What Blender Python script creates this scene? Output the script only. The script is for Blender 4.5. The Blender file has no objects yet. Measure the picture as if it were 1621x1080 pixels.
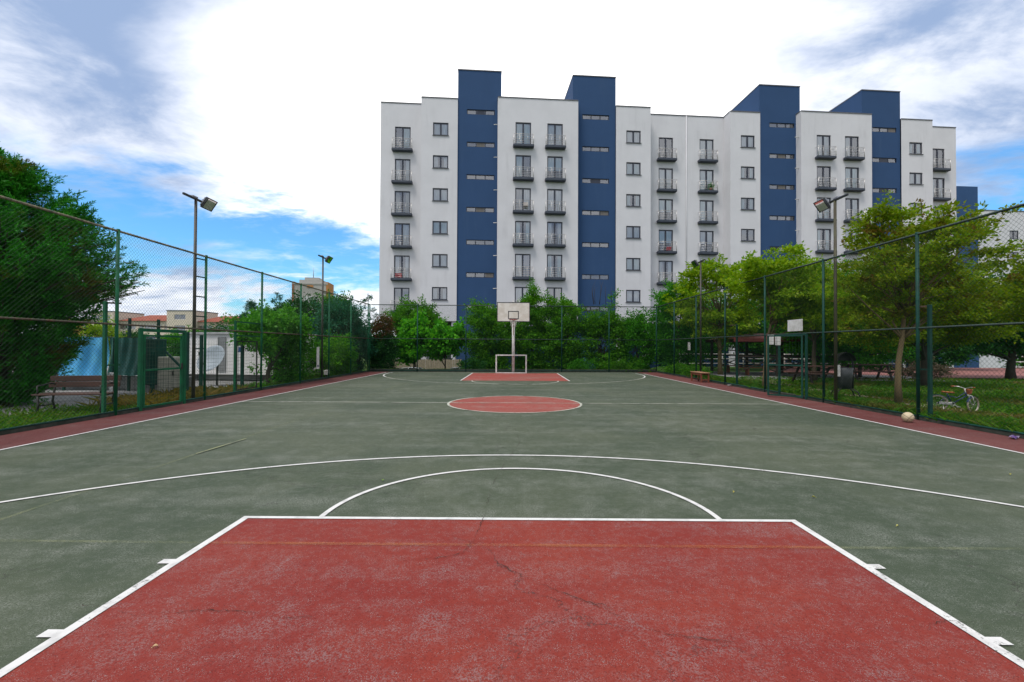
import bpy, math, random
import numpy as np
from mathutils import Vector, Matrix
PI = math.pi
rad = math.radians
scene = bpy.context.scene
COL = scene.collection
rng = random.Random(11)

# ------------------------------------------------------------------ nodes / materials
class NT:
    def __init__(s, tree): s.t = tree
    def n(s, typ, **kw):
        nd = s.t.nodes.new(typ)
        for k, v in kw.items(): setattr(nd, k, v)
        return nd
    def put(s, sock, v):
        if isinstance(v, bpy.types.NodeSocket): s.t.links.new(v, sock)
        else: sock.default_value = v
    def math(s, op, a, b=0.0, c=0.0, clamp=False):
        nd = s.n('ShaderNodeMath', operation=op, use_clamp=clamp)
        for i, v in enumerate((a, b, c)): s.put(nd.inputs[i], v)
        return nd.outputs[0]
    def vmath(s, op, a, b=(0, 0, 0)):
        nd = s.n('ShaderNodeVectorMath', operation=op)
        s.put(nd.inputs[0], a); s.put(nd.inputs[1], b)
        return nd.outputs['Value'] if op in ('DOT_PRODUCT', 'LENGTH', 'DISTANCE') else nd.outputs['Vector']
    def mix(s, f, a, b, mode='MIX'):
        nd = s.n('ShaderNodeMix', data_type='RGBA', blend_type=mode)
        s.put(nd.inputs['Factor'], f)
        for sk, v in ((nd.inputs[6], a), (nd.inputs[7], b)):
            if isinstance(v, (tuple, list)) and len(v) == 3: v = (*v, 1)
            s.put(sk, v)
        return nd.outputs[2]
    def noise(s, vec, scale, detail=4, rough=.55, dist=0.0, out='Fac'):
        nd = s.n('ShaderNodeTexNoise')
        s.put(nd.inputs['Vector'], vec); nd.inputs['Scale'].default_value = scale
        nd.inputs['Detail'].default_value = detail; nd.inputs['Roughness'].default_value = rough
        nd.inputs['Distortion'].default_value = dist
        return nd.outputs[out]
    def ramp(s, f, stops, interp='LINEAR'):
        nd = s.n('ShaderNodeValToRGB'); cr = nd.color_ramp; cr.interpolation = interp
        while len(cr.elements) < len(stops): cr.elements.new(.5)
        for el, (p, c) in zip(cr.elements, stops):
            el.position = p; el.color = (*c, 1) if len(c) == 3 else c
        s.put(nd.inputs[0], f)
        return nd.outputs[0]
    def step(s, f, lo, hi):
        nd = s.n('ShaderNodeMapRange', interpolation_type='SMOOTHSTEP')
        s.put(nd.inputs[0], f); s.put(nd.inputs[1], lo); s.put(nd.inputs[2], hi)
        return nd.outputs[0]
    def scl(s, vec, v):
        nd = s.n('ShaderNodeMapping'); s.put(nd.inputs[0], vec); nd.inputs['Scale'].default_value = v
        return nd.outputs[0]

def new_mat(name):
    m = bpy.data.materials.new(name); m.use_nodes = True
    t = m.node_tree; t.nodes.clear(); q = NT(t)
    out = q.n('ShaderNodeOutputMaterial')
    b = q.n('ShaderNodeBsdfPrincipled'); t.links.new(b.outputs[0], out.inputs[0])
    return m, q, b, out

def pos(q): return q.n('ShaderNodeNewGeometry').outputs['Position']
def ocoord(q): return q.n('ShaderNodeTexCoord').outputs['Object']

def simple(name, c1, c2=None, scale=8.0, rough=.6, metal=0.0, bump=0.0, bscale=60.0, lo=.35, hi=.65, stretch=(1, 1, 1), spec=.5, world=False):
    """two-tone noise-worn surface"""
    m, q, b, out = new_mat(name)
    if c2 is None: c2 = tuple(min(1, x * .72) for x in c1)
    v = q.scl(pos(q) if world else ocoord(q), stretch)
    f = q.step(q.noise(v, scale, 5, .6), lo, hi)
    q.put(b.inputs['Base Color'], q.mix(f, c1, c2))
    b.inputs['Roughness'].default_value = rough; b.inputs['Metallic'].default_value = metal
    b.inputs['Specular IOR Level'].default_value = spec
    if bump:
        bp = q.n('ShaderNodeBump'); bp.inputs['Strength'].default_value = bump; bp.inputs['Distance'].default_value = .01
        q.put(bp.inputs['Height'], q.noise(v, bscale, 3)); q.put(b.inputs['Normal'], bp.outputs[0])
    return m

def leaf_mat(name, cols, trans=.35, rough=.5, tint=None):
    """each leaf a random tone of the tree's own greens, thin and light-passing"""
    m, q, b, out = new_mat(name)
    g = q.n('ShaderNodeNewGeometry')
    n = len(cols)
    c = q.ramp(g.outputs['Random Per Island'], [(i / (n - 1), x) for i, x in enumerate(cols)])
    if tint:
        f = q.step(q.noise(g.outputs['Position'], tint[1], 2), .52, .7)
        c = q.mix(f, c, tint[0])
    q.put(b.inputs['Base Color'], c); b.inputs['Roughness'].default_value = rough
    b.inputs['Specular IOR Level'].default_value = .12
    tr = q.n('ShaderNodeBsdfTranslucent')
    q.put(tr.inputs[0], q.mix(1.0, c, (1.25, 1.35, .5), 'MULTIPLY'))
    mx = q.n('ShaderNodeMixShader'); mx.inputs[0].default_value = trans
    q.t.links.new(b.outputs[0], mx.inputs[1]); q.t.links.new(tr.outputs[0], mx.inputs[2])
    q.t.links.new(mx.outputs[0], out.inputs[0])
    return m

def court_mat(name, base, base2, worn, speck, wear=.55):
    m, q, b, out = new_mat(name)
    p = pos(q)
    big = q.noise(p, .35, 5, .62, .4)
    streak = q.noise(q.scl(p, (.22, 1.5, 1)), 1.0, 5, .65)
    mid = q.noise(p, 3.2, 6, .68)
    fine = q.noise(p, 75, 3, .75)
    vf = q.noise(p, 190, 2, .6)
    c = q.mix(q.step(big, .35, .66), base, base2)
    w = q.math('MULTIPLY', q.step(q.math('ADD', q.math('MULTIPLY', mid, .55), q.math('MULTIPLY', streak, .45)), .44, .68), q.step(fine, .46, .57))
    c = q.mix(q.math('MULTIPLY', w, wear), c, worn)
    # bare aggregate showing through as small pale chips
    chips = q.math('MULTIPLY', q.step(vf, .56, .66), q.step(q.noise(p, 14, 4, .7), .42, .62))
    c = q.mix(q.math('MULTIPLY', chips, speck), c, worn)
    dark = q.math('MULTIPLY', q.step(q.noise(p, 120, 2, .6), .54, .66), .62)
    c = q.mix(dark, c, tuple(x * .45 for x in base))
    # hairline cracks
    wv = q.vmath('ADD', p, q.vmath('SCALE', q.vmath('SUBTRACT', q.noise(p, 1.6, 6, .7, 0, 'Color'), (.5, .5, .5))))
    q.t.nodes[-1]
    vo = q.n('ShaderNodeTexVoronoi', feature='DISTANCE_TO_EDGE'); q.put(vo.inputs['Vector'], wv); vo.inputs['Scale'].default_value = .30
    ck = q.math('MULTIPLY', q.math('SUBTRACT', 1.0, q.step(vo.outputs[0], .0006, .0024)), q.step(q.noise(p, .55, 3), .46, .56))
    c = q.mix(q.math('MULTIPLY', ck, .6), c, (.035, .03, .028))
    q.put(b.inputs['Base Color'], c)
    q.put(b.inputs['Roughness'], q.math('MULTIPLY_ADD', mid, .25, .62))
    b.inputs['Specular IOR Level'].default_value = .18
    bp = q.n('ShaderNodeBump'); bp.inputs['Strength'].default_value = .5; bp.inputs['Distance'].default_value = .004
    q.put(bp.inputs['Height'], q.math('SUBTRACT', q.math('ADD', vf, fine), q.math('MULTIPLY', ck, 3)))
    q.put(b.inputs['Normal'], bp.outputs[0])
    return m

def line_mat(name, col, under, wear):
    m, q, b, out = new_mat(name)
    p = pos(q)
    f = q.step(q.math('ADD', q.math('MULTIPLY', q.noise(p, 55, 3, .7), .5), q.math('MULTIPLY', q.noise(p, 2.2, 4, .6), .5)), wear, wear + .09)
    dirt = q.mix(q.step(q.noise(p, 9, 4), .45, .7), col, tuple(x * .78 for x in col))
    if under is None:
        q.put(b.inputs['Base Color'], dirt)
    else:
        q.put(b.inputs['Base Color'], q.mix(f, dirt, under))
    b.inputs['Roughness'].default_value = .65
    return m

def faded_mat(name, col, amount):
    """thin worn paint: most of it gone, the floor below showing through"""
    m, q, b, out = new_mat(name)
    p = pos(q)
    f = q.step(q.math('ADD', q.math('MULTIPLY', q.noise(p, 60, 3, .7), .55), q.math('MULTIPLY', q.noise(p, .8, 4, .6), .45)), .40, .62)
    b.inputs['Base Color'].default_value = (*col, 1); b.inputs['Roughness'].default_value = .7
    q.put(b.inputs['Alpha'], q.math('MULTIPLY', f, amount))
    return m

def plaster_mat(name, c1, c2):
    m, q, b, out = new_mat(name)
    p = ocoord(q)
    f1 = q.step(q.noise(p, .5, 5, .6), .35, .7)
    f2 = q.math('MULTIPLY', q.step(q.noise(q.scl(p, (1.5, 1.5, .16)), 1.3, 6, .62), .48, .80), q.step(q.noise(p, .32, 4, .6), .40, .62))
    c = q.mix(f1, c1, tuple(x * .93 for x in c1))
    c = q.mix(q.math('MULTIPLY', f2, .75), c, c2)
    c = q.mix(q.math('MULTIPLY', q.step(q.noise(p, 26, 4, .7), .4, .7), .35), c, tuple(x * .9 for x in c1))
    q.put(b.inputs['Base Color'], c); b.inputs['Roughness'].default_value = .85
    b.inputs['Specular IOR Level'].default_value = .25
    bp = q.n('ShaderNodeBump'); bp.inputs['Strength'].default_value = .35; bp.inputs['Distance'].default_value = .01
    q.put(bp.inputs['Height'], q.noise(p, 40, 4, .7)); q.put(b.inputs['Normal'], bp.outputs[0])
    return m

def glass_mat(name, tint=(.9, .95, .97), ior=1.9, base=.27):
    m, q, b, out = new_mat(name)
    tr = q.n('ShaderNodeBsdfTransparent'); tr.inputs[0].default_value = (*tint, 1)
    gl = q.n('ShaderNodeBsdfGlossy'); gl.inputs['Roughness'].default_value = .03
    fr = q.n('ShaderNodeFresnel'); fr.inputs[0].default_value = ior
    mx = q.n('ShaderNodeMixShader')
    q.put(mx.inputs[0], q.math('MAXIMUM', fr.outputs[0], base)); q.t.links.new(tr.outputs[0], mx.inputs[1]); q.t.links.new(gl.outputs[0], mx.inputs[2])
    q.t.links.new(mx.outputs[0], out.inputs[0])
    return m

M = {}
M['court'] = court_mat('court_green', (.046, .063, .038), (.073, .087, .054), (.235, .24, .21), .95, .80)
M['red'] = court_mat('court_red', (.178, .020, .015), (.222, .033, .020), (.23, .205, .20), 1.0, .58)
M['red_pale_worn'] = court_mat('court_red_pale_worn', (.27, .046, .034), (.24, .065, .05), (.30, .24, .21), .8, .95)
M['apron'] = court_mat('apron_red', (.110, .028, .026), (.14, .045, .04), (.20, .16, .15), .7, .6)
M['white_line'] = line_mat('line_white', (.60, .585, .56), (.13, .13, .11), .575)
M['far_line'] = line_mat('line_worn', (.46, .46, .38), (.10, .115, .085), .50)
M['yellow_line'] = faded_mat('line_yellow', (.36, .36, .14), .20)
M['orange_line'] = faded_mat('line_orange', (.38, .14, .03), .38)
M['green_paint'] = simple('fence_green', (.006, .105, .040), (.006, .065, .030), 3, .6, .0, .15, 40, spec=.25)
M['dark_green'] = simple('post_dark_green', (.004, .052, .036), (.004, .032, .024), 3, .6, 0, .15, 40, spec=.25)
M['rail_rust'] = simple('rail_rusty', (.10, .055, .030), (.035, .050, .030), 5, .7, 0, .3, 30)
M['rail_tan'] = simple('rail_tan', (.20, .17, .10), (.07, .075, .045), 6, .7, 0, .3, 30)
M['rail_dark'] = simple('rail_dark', (.016, .042, .030), (.010, .022, .016), 5, .6, 0, .3, 30)
M['wire_left'] = simple('wire_green', (.050, .085, .055), (.012, .036, .022), 2, .7, .0, world=True, spec=.15)
M['wire_right'] = simple('wire_dark', (.012, .034, .026), (.008, .022, .018), 2, .7, .0, world=True, spec=.15)
M['kerb'] = simple('kerb_mossy', (.040, .044, .032), (.016, .022, .013), 5, .9, 0, .6, 25, world=True)
M['white_plaster'] = plaster_mat('plaster_white', (.615, .605, .618), (.46, .45, .46))
M['blue_plaster'] = plaster_mat('plaster_blue', (.028, .068, .155), (.040, .082, .165))
M['blue_plaster_far'] = plaster_mat('plaster_blue_far', (.029, .073, .17), (.04, .088, .18))
M['coping'] = simple('coping_grey', (.12, .12, .13), (.08, .08, .09), 2, .6)
M['soffit'] = simple('soffit_brown', (.22, .18, .14), (.15, .12, .09), 1.5, .8)
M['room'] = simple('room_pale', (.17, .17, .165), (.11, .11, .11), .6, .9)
M['frame'] = simple('window_frame_navy', (.020, .026, .045), (.014, .018, .03), 6, .4)
M['glass'] = glass_mat('window_glass')
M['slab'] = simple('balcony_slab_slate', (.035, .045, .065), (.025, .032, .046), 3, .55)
M['chrome'] = simple('rail_steel', (.62, .60, .57), (.42, .40, .38), 9, .35, .75)
for nm, c in (('white', (.86, .88, .90)), ('cream', (.66, .60, .50)), ('grey', (.34, .35, .36)), ('aqua', (.62, .80, .84)), ('blue', (.05, .15, .34)), ('taupe', (.16, .145, .13))):  # blue and taupe also colour the dark of uncurtained panes
    M['curtain_' + nm] = simple('curtain_' + nm, c, tuple(x * .82 for x in c), 3, .9, stretch=(6, 1, .3))
M['pole_dark'] = simple('pole_dark', (.030, .030, .026), (.05, .038, .025), 4, .5, .2)
M['pole_olive'] = simple('pole_olive', (.060, .060, .022), (.040, .030, .016), 3, .6, .1)
M['lamp_metal'] = simple('lamp_grey', (.30, .31, .33), (.2, .2, .22), 6, .4, .6)
M['lamp_black'] = simple('lamp_black', (.015, .017, .02), None, 6, .4)
M['lamp_reflector'] = simple('lamp_reflector', (.45, .44, .36), (.28, .27, .2), 6, .25, .7)
M['lamp_glass'] = glass_mat('lamp_glass', (.85, .88, .8), 1.5, .05)
M['white_paint'] = simple('white_paint', (.62, .60, .57), (.46, .44, .40), 5, .5)
M['board'] = simple('backboard_white', (.66, .62, .55), (.55, .50, .42), 3, .45)
M['black'] = simple('black_paint', (.018, .018, .02), None, 6, .5)
M['rim_red'] = simple('rim_red', (.28, .035, .02), (.18, .03, .02), 8, .45)
M['net'] = simple('net_cord', (.62, .60, .56), (.45, .42, .38), 10, .9)
M['wood_red'] = simple('bench_wood_red', (.20, .055, .025), (.12, .030, .014), 2.5, .55, 0, .3, 30, stretch=(1, 12, 12))
M['wood_brown'] = simple('bench_wood_brown', (.075, .028, .018), (.045, .018, .012), 3, .6, 0, .3, 30, stretch=(1, 10, 10))
M['wood_dark'] = simple('pavilion_wood', (.034, .020, .014), (.020, .012, .009), 3, .7, 0, .3, 25, stretch=(1, 4, 4))
M['roof_red'] = simple('pavilion_roof_red', (.15, .026, .024), (.10, .02, .018), 2, .6, 0, .2, 12)
M['iron'] = simple('cast_iron', (.018, .020, .022), (.035, .03, .026), 8, .5, .4)
M['bark'] = simple('bark', (.085, .060, .035), (.045, .032, .02), 4, .9, 0, .8, 24, stretch=(1, 1, .25), world=True)
M['bark_pale'] = simple('bark_pale', (.17, .12, .055), (.10, .068, .030), 4, .9, 0, .8, 24, stretch=(1, 1, .25), world=True)
M['bark_dark'] = simple('bark_dark', (.030, .022, .016), (.05, .036, .024), 4, .9, 0, .8, 24, stretch=(1, 1, .25), world=True)
M['leaf_cypress'] = leaf_mat('leaf_cypress', [(0.0090, 0.0829, 0.0078), (0.0173, 0.1561, 0.0090), (0.0371, 0.2347, 0.0120), (0.0220, 0.1658, 0.0132)], .22, .55, ((.10, .075, .012), .9))
M['leaf_conifer'] = leaf_mat('leaf_conifer', [(0.018, 0.084, 0.052), (0.032, 0.131, 0.070), (0.052, 0.158, 0.079)], .15, .6)
M['leaf_olive'] = leaf_mat('leaf_olive', [(0.1015, 0.2052, 0.0065), (0.1600, 0.2508, 0.0075), (0.2270, 0.2698, 0.0085), (0.0757, 0.1767, 0.0065)], .42, .45, ((.13, .085, .016), 1.4))
M['leaf_lime'] = leaf_mat('leaf_lime', [(0.1170, 0.2587, 0.0075), (0.1910, 0.3175, 0.0110), (0.2658, 0.3557, 0.0135), (0.0836, 0.2117, 0.0075)], .45, .45)
M['leaf_mid'] = leaf_mat('leaf_mid', [(0.0252, 0.1509, 0.0065), (0.0439, 0.2125, 0.0075), (0.0756, 0.2567, 0.0100)], .35, .45)
M['leaf_hedge'] = leaf_mat('leaf_hedge', [(0.0324, 0.1555, 0.0065), (0.0634, 0.2217, 0.0080), (0.1073, 0.2659, 0.0110)], .38, .45)
M['leaf_maple'] = leaf_mat('leaf_maple', [(0.0418, 0.2364, 0.0075), (0.0720, 0.3220, 0.0110), (0.1318, 0.3974, 0.0180)], .42, .42)
M['leaf_dark'] = leaf_mat('leaf_dark', [(0.0084, 0.0592, 0.0105), (0.0150, 0.0864, 0.0130), (0.0294, 0.1192, 0.0160)], .22, .5)
M['leaf_red'] = leaf_mat('leaf_red', [(.13, .030, .016), (.10, .045, .016), (.055, .085, .012), (.085, .028, .016)], .3, .45)
M['leaf_ivy'] = leaf_mat('leaf_ivy', [(0.0353, 0.1776, 0.0125), (0.0634, 0.2420, 0.0140), (0.1008, 0.2981, 0.0190)], .35, .4)
M['leaf_bluegreen'] = leaf_mat('leaf_bluegreen', [(0.0147, 0.0969, 0.0588), (0.0196, 0.1190, 0.0616), (0.0343, 0.1487, 0.0672)], .25, .5)
M['flower_white'] = leaf_mat('flower_white', [(.6, .58, .55), (.7, .68, .66)], .3, .6)
M['grass_blade'] = leaf_mat('grass_blade', [(.028, .12, .006), (.050, .16, .008), (.085, .19, .012), (.12, .14, .025)], .35, .5, ((.14, .12, .03), .5))
M['dry_grass'] = leaf_mat('dry_grass', [(.20, .135, .03), (.12, .12, .03), (.26, .17, .05)], .35, .6)

def ground_mat():
    m, q, b, out = new_mat('ground_soil_grass')
    p = pos(q)
    f = q.step(q.noise(p, .7, 6, .7), .4, .62)
    c = q.mix(f, (.028, .085, .010), (.055, .095, .018))
    c = q.mix(q.step(q.noise(p, 6, 5, .7), .55, .75), c, (.10, .085, .045))
    q.put(b.inputs['Base Color'], c); b.inputs['Roughness'].default_value = .95; b.inputs['Specular IOR Level'].default_value = .1
    return m
M['ground'] = ground_mat()
M['yard'] = simple('yard_concrete', (.22, .21, .20), (.13, .128, .12), 1.2, .9, 0, .5, 20, world=True)
M['path'] = simple('path_sand', (.25, .20, .13), (.16, .13, .075), 3, .95, 0, .5, 30, world=True)
M['paving_grey'] = simple('paving_grey', (.30, .29, .29), (.22, .21, .21), 2, .9, 0, .3, 20, world=True)
M['paving_red'] = simple('paving_red', (.30, .12, .105), (.24, .095, .085), 2.5, .85, 0, .3, 20, world=True)
M['asphalt'] = simple('asphalt', (.055, .055, .055), (.04, .04, .04), 3, .9, 0, .5, 60, world=True)

# ------------------------------------------------------------------ mesh builder
class MB:
    def __init__(s): s.v = []; s.f = []; s.m = []; s.sm = []
    def add(s, vs, fs, mi=0, smooth=False, T=None):
        o = len(s.v)
        for p in vs: s.v.append(tuple(T @ Vector(p)) if T is not None else tuple(p))
        for f in fs:
            s.f.append(tuple(i + o for i in f)); s.m.append(mi); s.sm.append(smooth)
        return s
    def box(s, c, d, mi=0, T=None, bev=0.0):
        cx, cy, cz = c; x, y, z = d[0] / 2, d[1] / 2, d[2] / 2
        if bev <= 0:
            vs = [(cx + a * x, cy + b * y, cz + e * z) for e in (-1, 1) for a, b in ((-1, -1), (1, -1), (1, 1), (-1, 1))]
            return s.add(vs, [(3, 2, 1, 0), (4, 5, 6, 7), (0, 1, 5, 4), (1, 2, 6, 5), (2, 3, 7, 6), (3, 0, 4, 7)], mi, False, T)
        bv = min(bev, x * .9, y * .9, z * .9)
        rings = []
        for zz, k in ((-z, bv), (-z + bv, 0), (z - bv, 0), (z, bv)):
            X, Y = x - k, y - k; q = bv if k == 0 else bv * .5
            rings.append([(cx + px, cy + py, cz + zz) for px, py in ((-X + q, -Y), (X - q, -Y), (X, -Y + q), (X, Y - q), (X - q, Y), (-X + q, Y), (-X, Y - q), (-X, -Y + q))])
        vs = [p for r in rings for p in r]; fs = [tuple(range(7, -1, -1)), tuple(range(24, 32))]
        for r in range(3):
            for i in range(8):
                j = (i + 1) % 8; fs.append((r * 8 + i, r * 8 + j, r * 8 + 8 + j, r * 8 + 8 + i))
        return s.add(vs, fs, mi, False, T)
    def bar(s, a, b, w, h=None, mi=0, up=(0, 0, 1)):
        """rectangular bar from a to b"""
        h = h or w; a, b = Vector(a), Vector(b); d = b - a; L = d.length
        if L < 1e-6: return s
        d.normalize(); u = Vector(up)
        if abs(d.dot(u)) > .98: u = Vector((0, 1, 0))
        r = d.cross(u).normalized(); u = r.cross(d)
        T = Matrix(((r.x, d.x, u.x, a.x), (r.y, d.y, u.y, a.y), (r.z, d.z, u.z, a.z), (0, 0, 0, 1)))
        return s.box((0, L / 2, 0), (w, L, h), mi, T)
    def tube(s, pts, radii, n=8, mi=0, cap=True, smooth=True, closed=False):
        pts = [Vector(p) for p in pts]; k = len(pts)
        if isinstance(radii, (int, float)): radii = [radii] * k
        vs = []; ref = None
        for i, p in enumerate(pts):
            if closed: t = pts[(i + 1) % k] - pts[i - 1]
            else: t = pts[min(i + 1, k - 1)] - pts[max(i - 1, 0)]
            t.normalize()
            if ref is None: ref = Vector((0, 0, 1)) if abs(t.z) < .9 else Vector((1, 0, 0))
            a = t.cross(ref)
            if a.length < 1e-4: a = t.cross(Vector((0, 1, 0)))
            a.normalize(); b = a.cross(t).normalized(); ref = b
            for j in range(n):
                th = 2 * PI * j / n
                vs.append(p + (a * math.cos(th) + b * math.sin(th)) * radii[i])
        fs = []
        for i in range(k if closed else k - 1):
            i2 = (i + 1) % k
            for j in range(n):
                fs.append((i * n + j, i * n + (j + 1) % n, i2 * n + (j + 1) % n, i2 * n + j))
        if cap and not closed: fs += [tuple(range(n - 1, -1, -1)), tuple(range((k - 1) * n, k * n))]
        return s.add(vs, fs, mi, smooth)
    def ring(s, c, R, r, axis='y', n=28, k=6, mi=0, T=None):
        pts = []
        for i in range(n):
            a = 2 * PI * i / n; x, y = R * math.cos(a), R * math.sin(a)
            p = {'y': (x, 0, y), 'z': (x, y, 0), 'x': (0, x, y)}[axis]
            v = Vector(c) + Vector(p); pts.append(T @ v if T is not None else v)
        return s.tube(pts, r, k, mi, closed=True)
    def lathe(s, prof, n=20, mi=0, T=None, smooth=True):
        vs = [(r * math.cos(2 * PI * j / n), r * math.sin(2 * PI * j / n), z) for r, z in prof for j in range(n)]
        fs = [(i * n + j, i * n + (j + 1) % n, (i + 1) * n + (j + 1) % n, (i + 1) * n + j) for i in range(len(prof) - 1) for j in range(n)]
        return s.add(vs, fs, mi, smooth, T)
    def quad(s, a, b, c, d, mi=0): return s.add([a, b, c, d], [(0, 1, 2, 3)], mi)
    def prism(s, poly, y0, y1, mi=0, T=None):
        """polygon in x,z extruded along y"""
        n = len(poly)
        vs = [(x, y0, z) for x, z in poly] + [(x, y1, z) for x, z in poly]
        fs = [tuple(range(n)), tuple(range(2 * n - 1, n - 1, -1))] + [(j, i, n + i, n + j) for i in range(n) for j in [(i + 1) % n]]
        return s.add(vs, fs, mi, False, T)
    def build(s, name, mats, parent=None, loc=None, rotz=0.0):
        me = bpy.data.meshes.new(name)
        me.from_pydata(s.v, [], s.f)
        if not isinstance(mats, (list, tuple)): mats = [mats]
        for m in mats: me.materials.append(m)
        me.polygons.foreach_set('material_index', s.m); me.polygons.foreach_set('use_smooth', s.sm)
        me.update()
        o = bpy.data.objects.new(name, me); COL.objects.link(o)
        if parent: o.parent = parent
        if loc is not None: o.location = loc
        o.rotation_euler.z = rotz
        return o

def quads_obj(name, V, mat, parent=None, tri=False):
    """V: (N,4,3) array of loose leaf-sized faces -> one mesh, fast"""
    k = 3 if tri else 4
    N = len(V); me = bpy.data.meshes.new(name)
    me.vertices.add(N * k); me.vertices.foreach_set('co', np.ascontiguousarray(V, dtype=np.float32).ravel())
    me.loops.add(N * k); me.loops.foreach_set('vertex_index', np.arange(N * k, dtype=np.int32))
    me.polygons.add(N); me.polygons.foreach_set('loop_start', np.arange(0, N * k, k, dtype=np.int32))
    me.polygons.foreach_set('loop_total', np.full(N, k, dtype=np.int32))
    me.materials.append(mat); me.update(calc_edges=True); me.validate()
    o = bpy.data.objects.new(name, me); COL.objects.link(o)
    if parent: o.parent = parent
    return o

def tag(o, label, cat, group=None, kind=None):
    if label: o['label'] = label
    if cat: o['category'] = cat
    if group: o['group'] = group
    if kind: o['kind'] = kind
    return o
def thing(name, label, cat, loc=(0, 0, 0), rz=0.0, group=None):
    o = bpy.data.objects.new(name, None); COL.objects.link(o)
    o.empty_display_size = .2; o.location = loc; o.rotation_euler.z = rz
    return tag(o, label, cat, group)
def struct(o): o['kind'] = 'structure'; return o
def dup(root, loc, rz=None, label=None, group=None):
    r = root.copy(); COL.objects.link(r); r.location = loc
    if rz is not None: r.rotation_euler.z = rz
    if label: r['label'] = label
    if group: r['group'] = group
    for ch in list(root.children):
        c = ch.copy(); COL.objects.link(c); c.parent = r
        for g in list(ch.children):
            d = g.copy(); COL.objects.link(d); d.parent = c
    return r

# ------------------------------------------------------------------ camera
F_PX = 715.0
pitch, yaw, roll = math.atan(9 / F_PX), math.atan(3.5 / F_PX), rad(.28)
Fv = Vector((-math.sin(yaw) * math.cos(pitch), math.cos(yaw) * math.cos(pitch), math.sin(pitch)))
R0 = Vector((math.cos(yaw), math.sin(yaw), 0)); U0 = R0.cross(Fv)
Rv = R0 * math.cos(roll) + U0 * math.sin(roll); Uv = Rv.cross(Fv)
cd = bpy.data.cameras.new('camera'); cam = bpy.data.objects.new('camera', cd); COL.objects.link(cam)
cd.sensor_width = 36; cd.lens = 36 * F_PX / 1621; cd.clip_end = 5000; cd.clip_start = .05
cam.matrix_world = Matrix(((Rv.x, Uv.x, -Fv.x, 0), (Rv.y, Uv.y, -Fv.y, 0), (Rv.z, Uv.z, -Fv.z, 1.55), (0, 0, 0, 1)))
scene.camera = cam

# ------------------------------------------------------------------ ground, court
FL, FR = -8.72, 8.80            # fence lines
def farY(x): return 27.2 + (x - FL) / (FR - FL) * .8
def sm(t): t = max(0, min(1, t)); return t * t * (3 - 2 * t)
def gz(x, y):
    a = sm((y - 28.6) / 2.2)
    k = sm((x + 12) / 2) * (1 - sm((x - 9.5) / 2))
    k2 = sm((y - 37.5) / 3)
    return -.02 - 1.45 * max(a * k, k2 * sm((x + 12) / 2))
g = MB()
xs = [-3000, -1000, -300, -120, -60, -30, -20] + [-14 + i for i in range(36)] + [24, 28, 34, 42, 52, 70, 120, 300, 1000, 3000]
ys = [-400, -100, -30, -8, 0, 8, 16, 22, 26] + [27.5 + .5 * i for i in range(30)] + [44, 48, 55, 70, 100, 160, 300, 700, 1500, 3500]
for y in ys:
    for x in xs: g.v.append((x, y, gz(x, y)))
nx = len(xs)
for j in range(len(ys) - 1):
    for i in range(nx - 1):
        g.f.append((j * nx + i, j * nx + i + 1, (j + 1) * nx + i + 1, (j + 1) * nx + i)); g.m.append(0); g.sm.append(True)
struct(g.build('ground', M['ground']))
def sheet(name, poly, z, mat):
    o = MB().add([(x, y, z) for x, y in poly], [tuple(range(len(poly)))]).build(name, mat)
    return struct(o)
sheet('court', [(FL, -6), (FR, -6), (FR, farY(FR)), (FL, farY(FL))], 0, M['court'])
for n, a, b in (('red_apron', FL + .02, -7.5), ('red_apron', 7.55, FR - .02)):
    sheet(n, [(a, -6), (b, -6), (b, farY(b) - .05), (a, farY(a) - .05)], .004, M['apron'])
CX = .05
sheet('red_key_area', [(CX - 2.42, -1.72), (CX + 2.42, -1.72), (CX + 2.42, 4.06), (CX - 2.42, 4.06)], .004, M['red'])
sheet('red_key_area', [(CX - 2.45, 20.5), (CX + 2.45, 20.5), (CX + 2.45, 26.42), (CX - 2.45, 26.42)], .004, M['red_pale_worn'])  # lighter base red than the near key, with heavier wear
CC = (.02, 12.38)
sheet('red_centre_circle', [(CC[0] + 1.8 * math.cos(a), CC[1] + 1.82 * math.sin(a)) for a in [2 * PI * i / 72 for i in range(72)]], .004, M['red_pale_worn'])
def strip(pts, w, z, mat, name='court_line', closed=False):
    mb = MB(); P = [Vector((*p, 0)) for p in pts]; k = len(P); L = []
    for i in range(k):
        t = (P[(i + 1) % k] - P[i - 1]) if closed else (P[min(i + 1, k - 1)] - P[max(0, i - 1)])
        t.normalize(); nrm = Vector((-t.y, t.x, 0)) * (w / 2)
        L.append(((P[i] + nrm).to_tuple(), (P[i] - nrm).to_tuple()))
    for i in range(k if closed else k - 1):
        a, b = L[i], L[(i + 1) % k]
        mb.quad((a[1][0], a[1][1], z), (b[1][0], b[1][1], z), (b[0][0], b[0][1], z), (a[0][0], a[0][1], z))
    return struct(mb.build(name, mat))
def arc(c, r, a0, a1, n=80): return [(c[0] + r * math.cos(rad(a0 + (a1 - a0) * i / n)), c[1] + r * math.sin(rad(a0 + (a1 - a0) * i / n))) for i in range(n + 1)]
W_, WF = M['white_line'], M['far_line']
strip([(-7.5, -6), (-7.5, 26.45)], .055, .008, W_); strip([(7.55, -6), (7.55, 26.45)], .055, .008, W_)
strip([(CX - 2.45, -1.72), (CX - 2.45, 4.04)], .06, .008, W_); strip([(CX + 2.45, -1.72), (CX + 2.45, 4.04)], .06, .008, W_)
strip([(CX - 2.48, 4.065), (CX + 2.48, 4.065)], .05, .009, W_)
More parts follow.
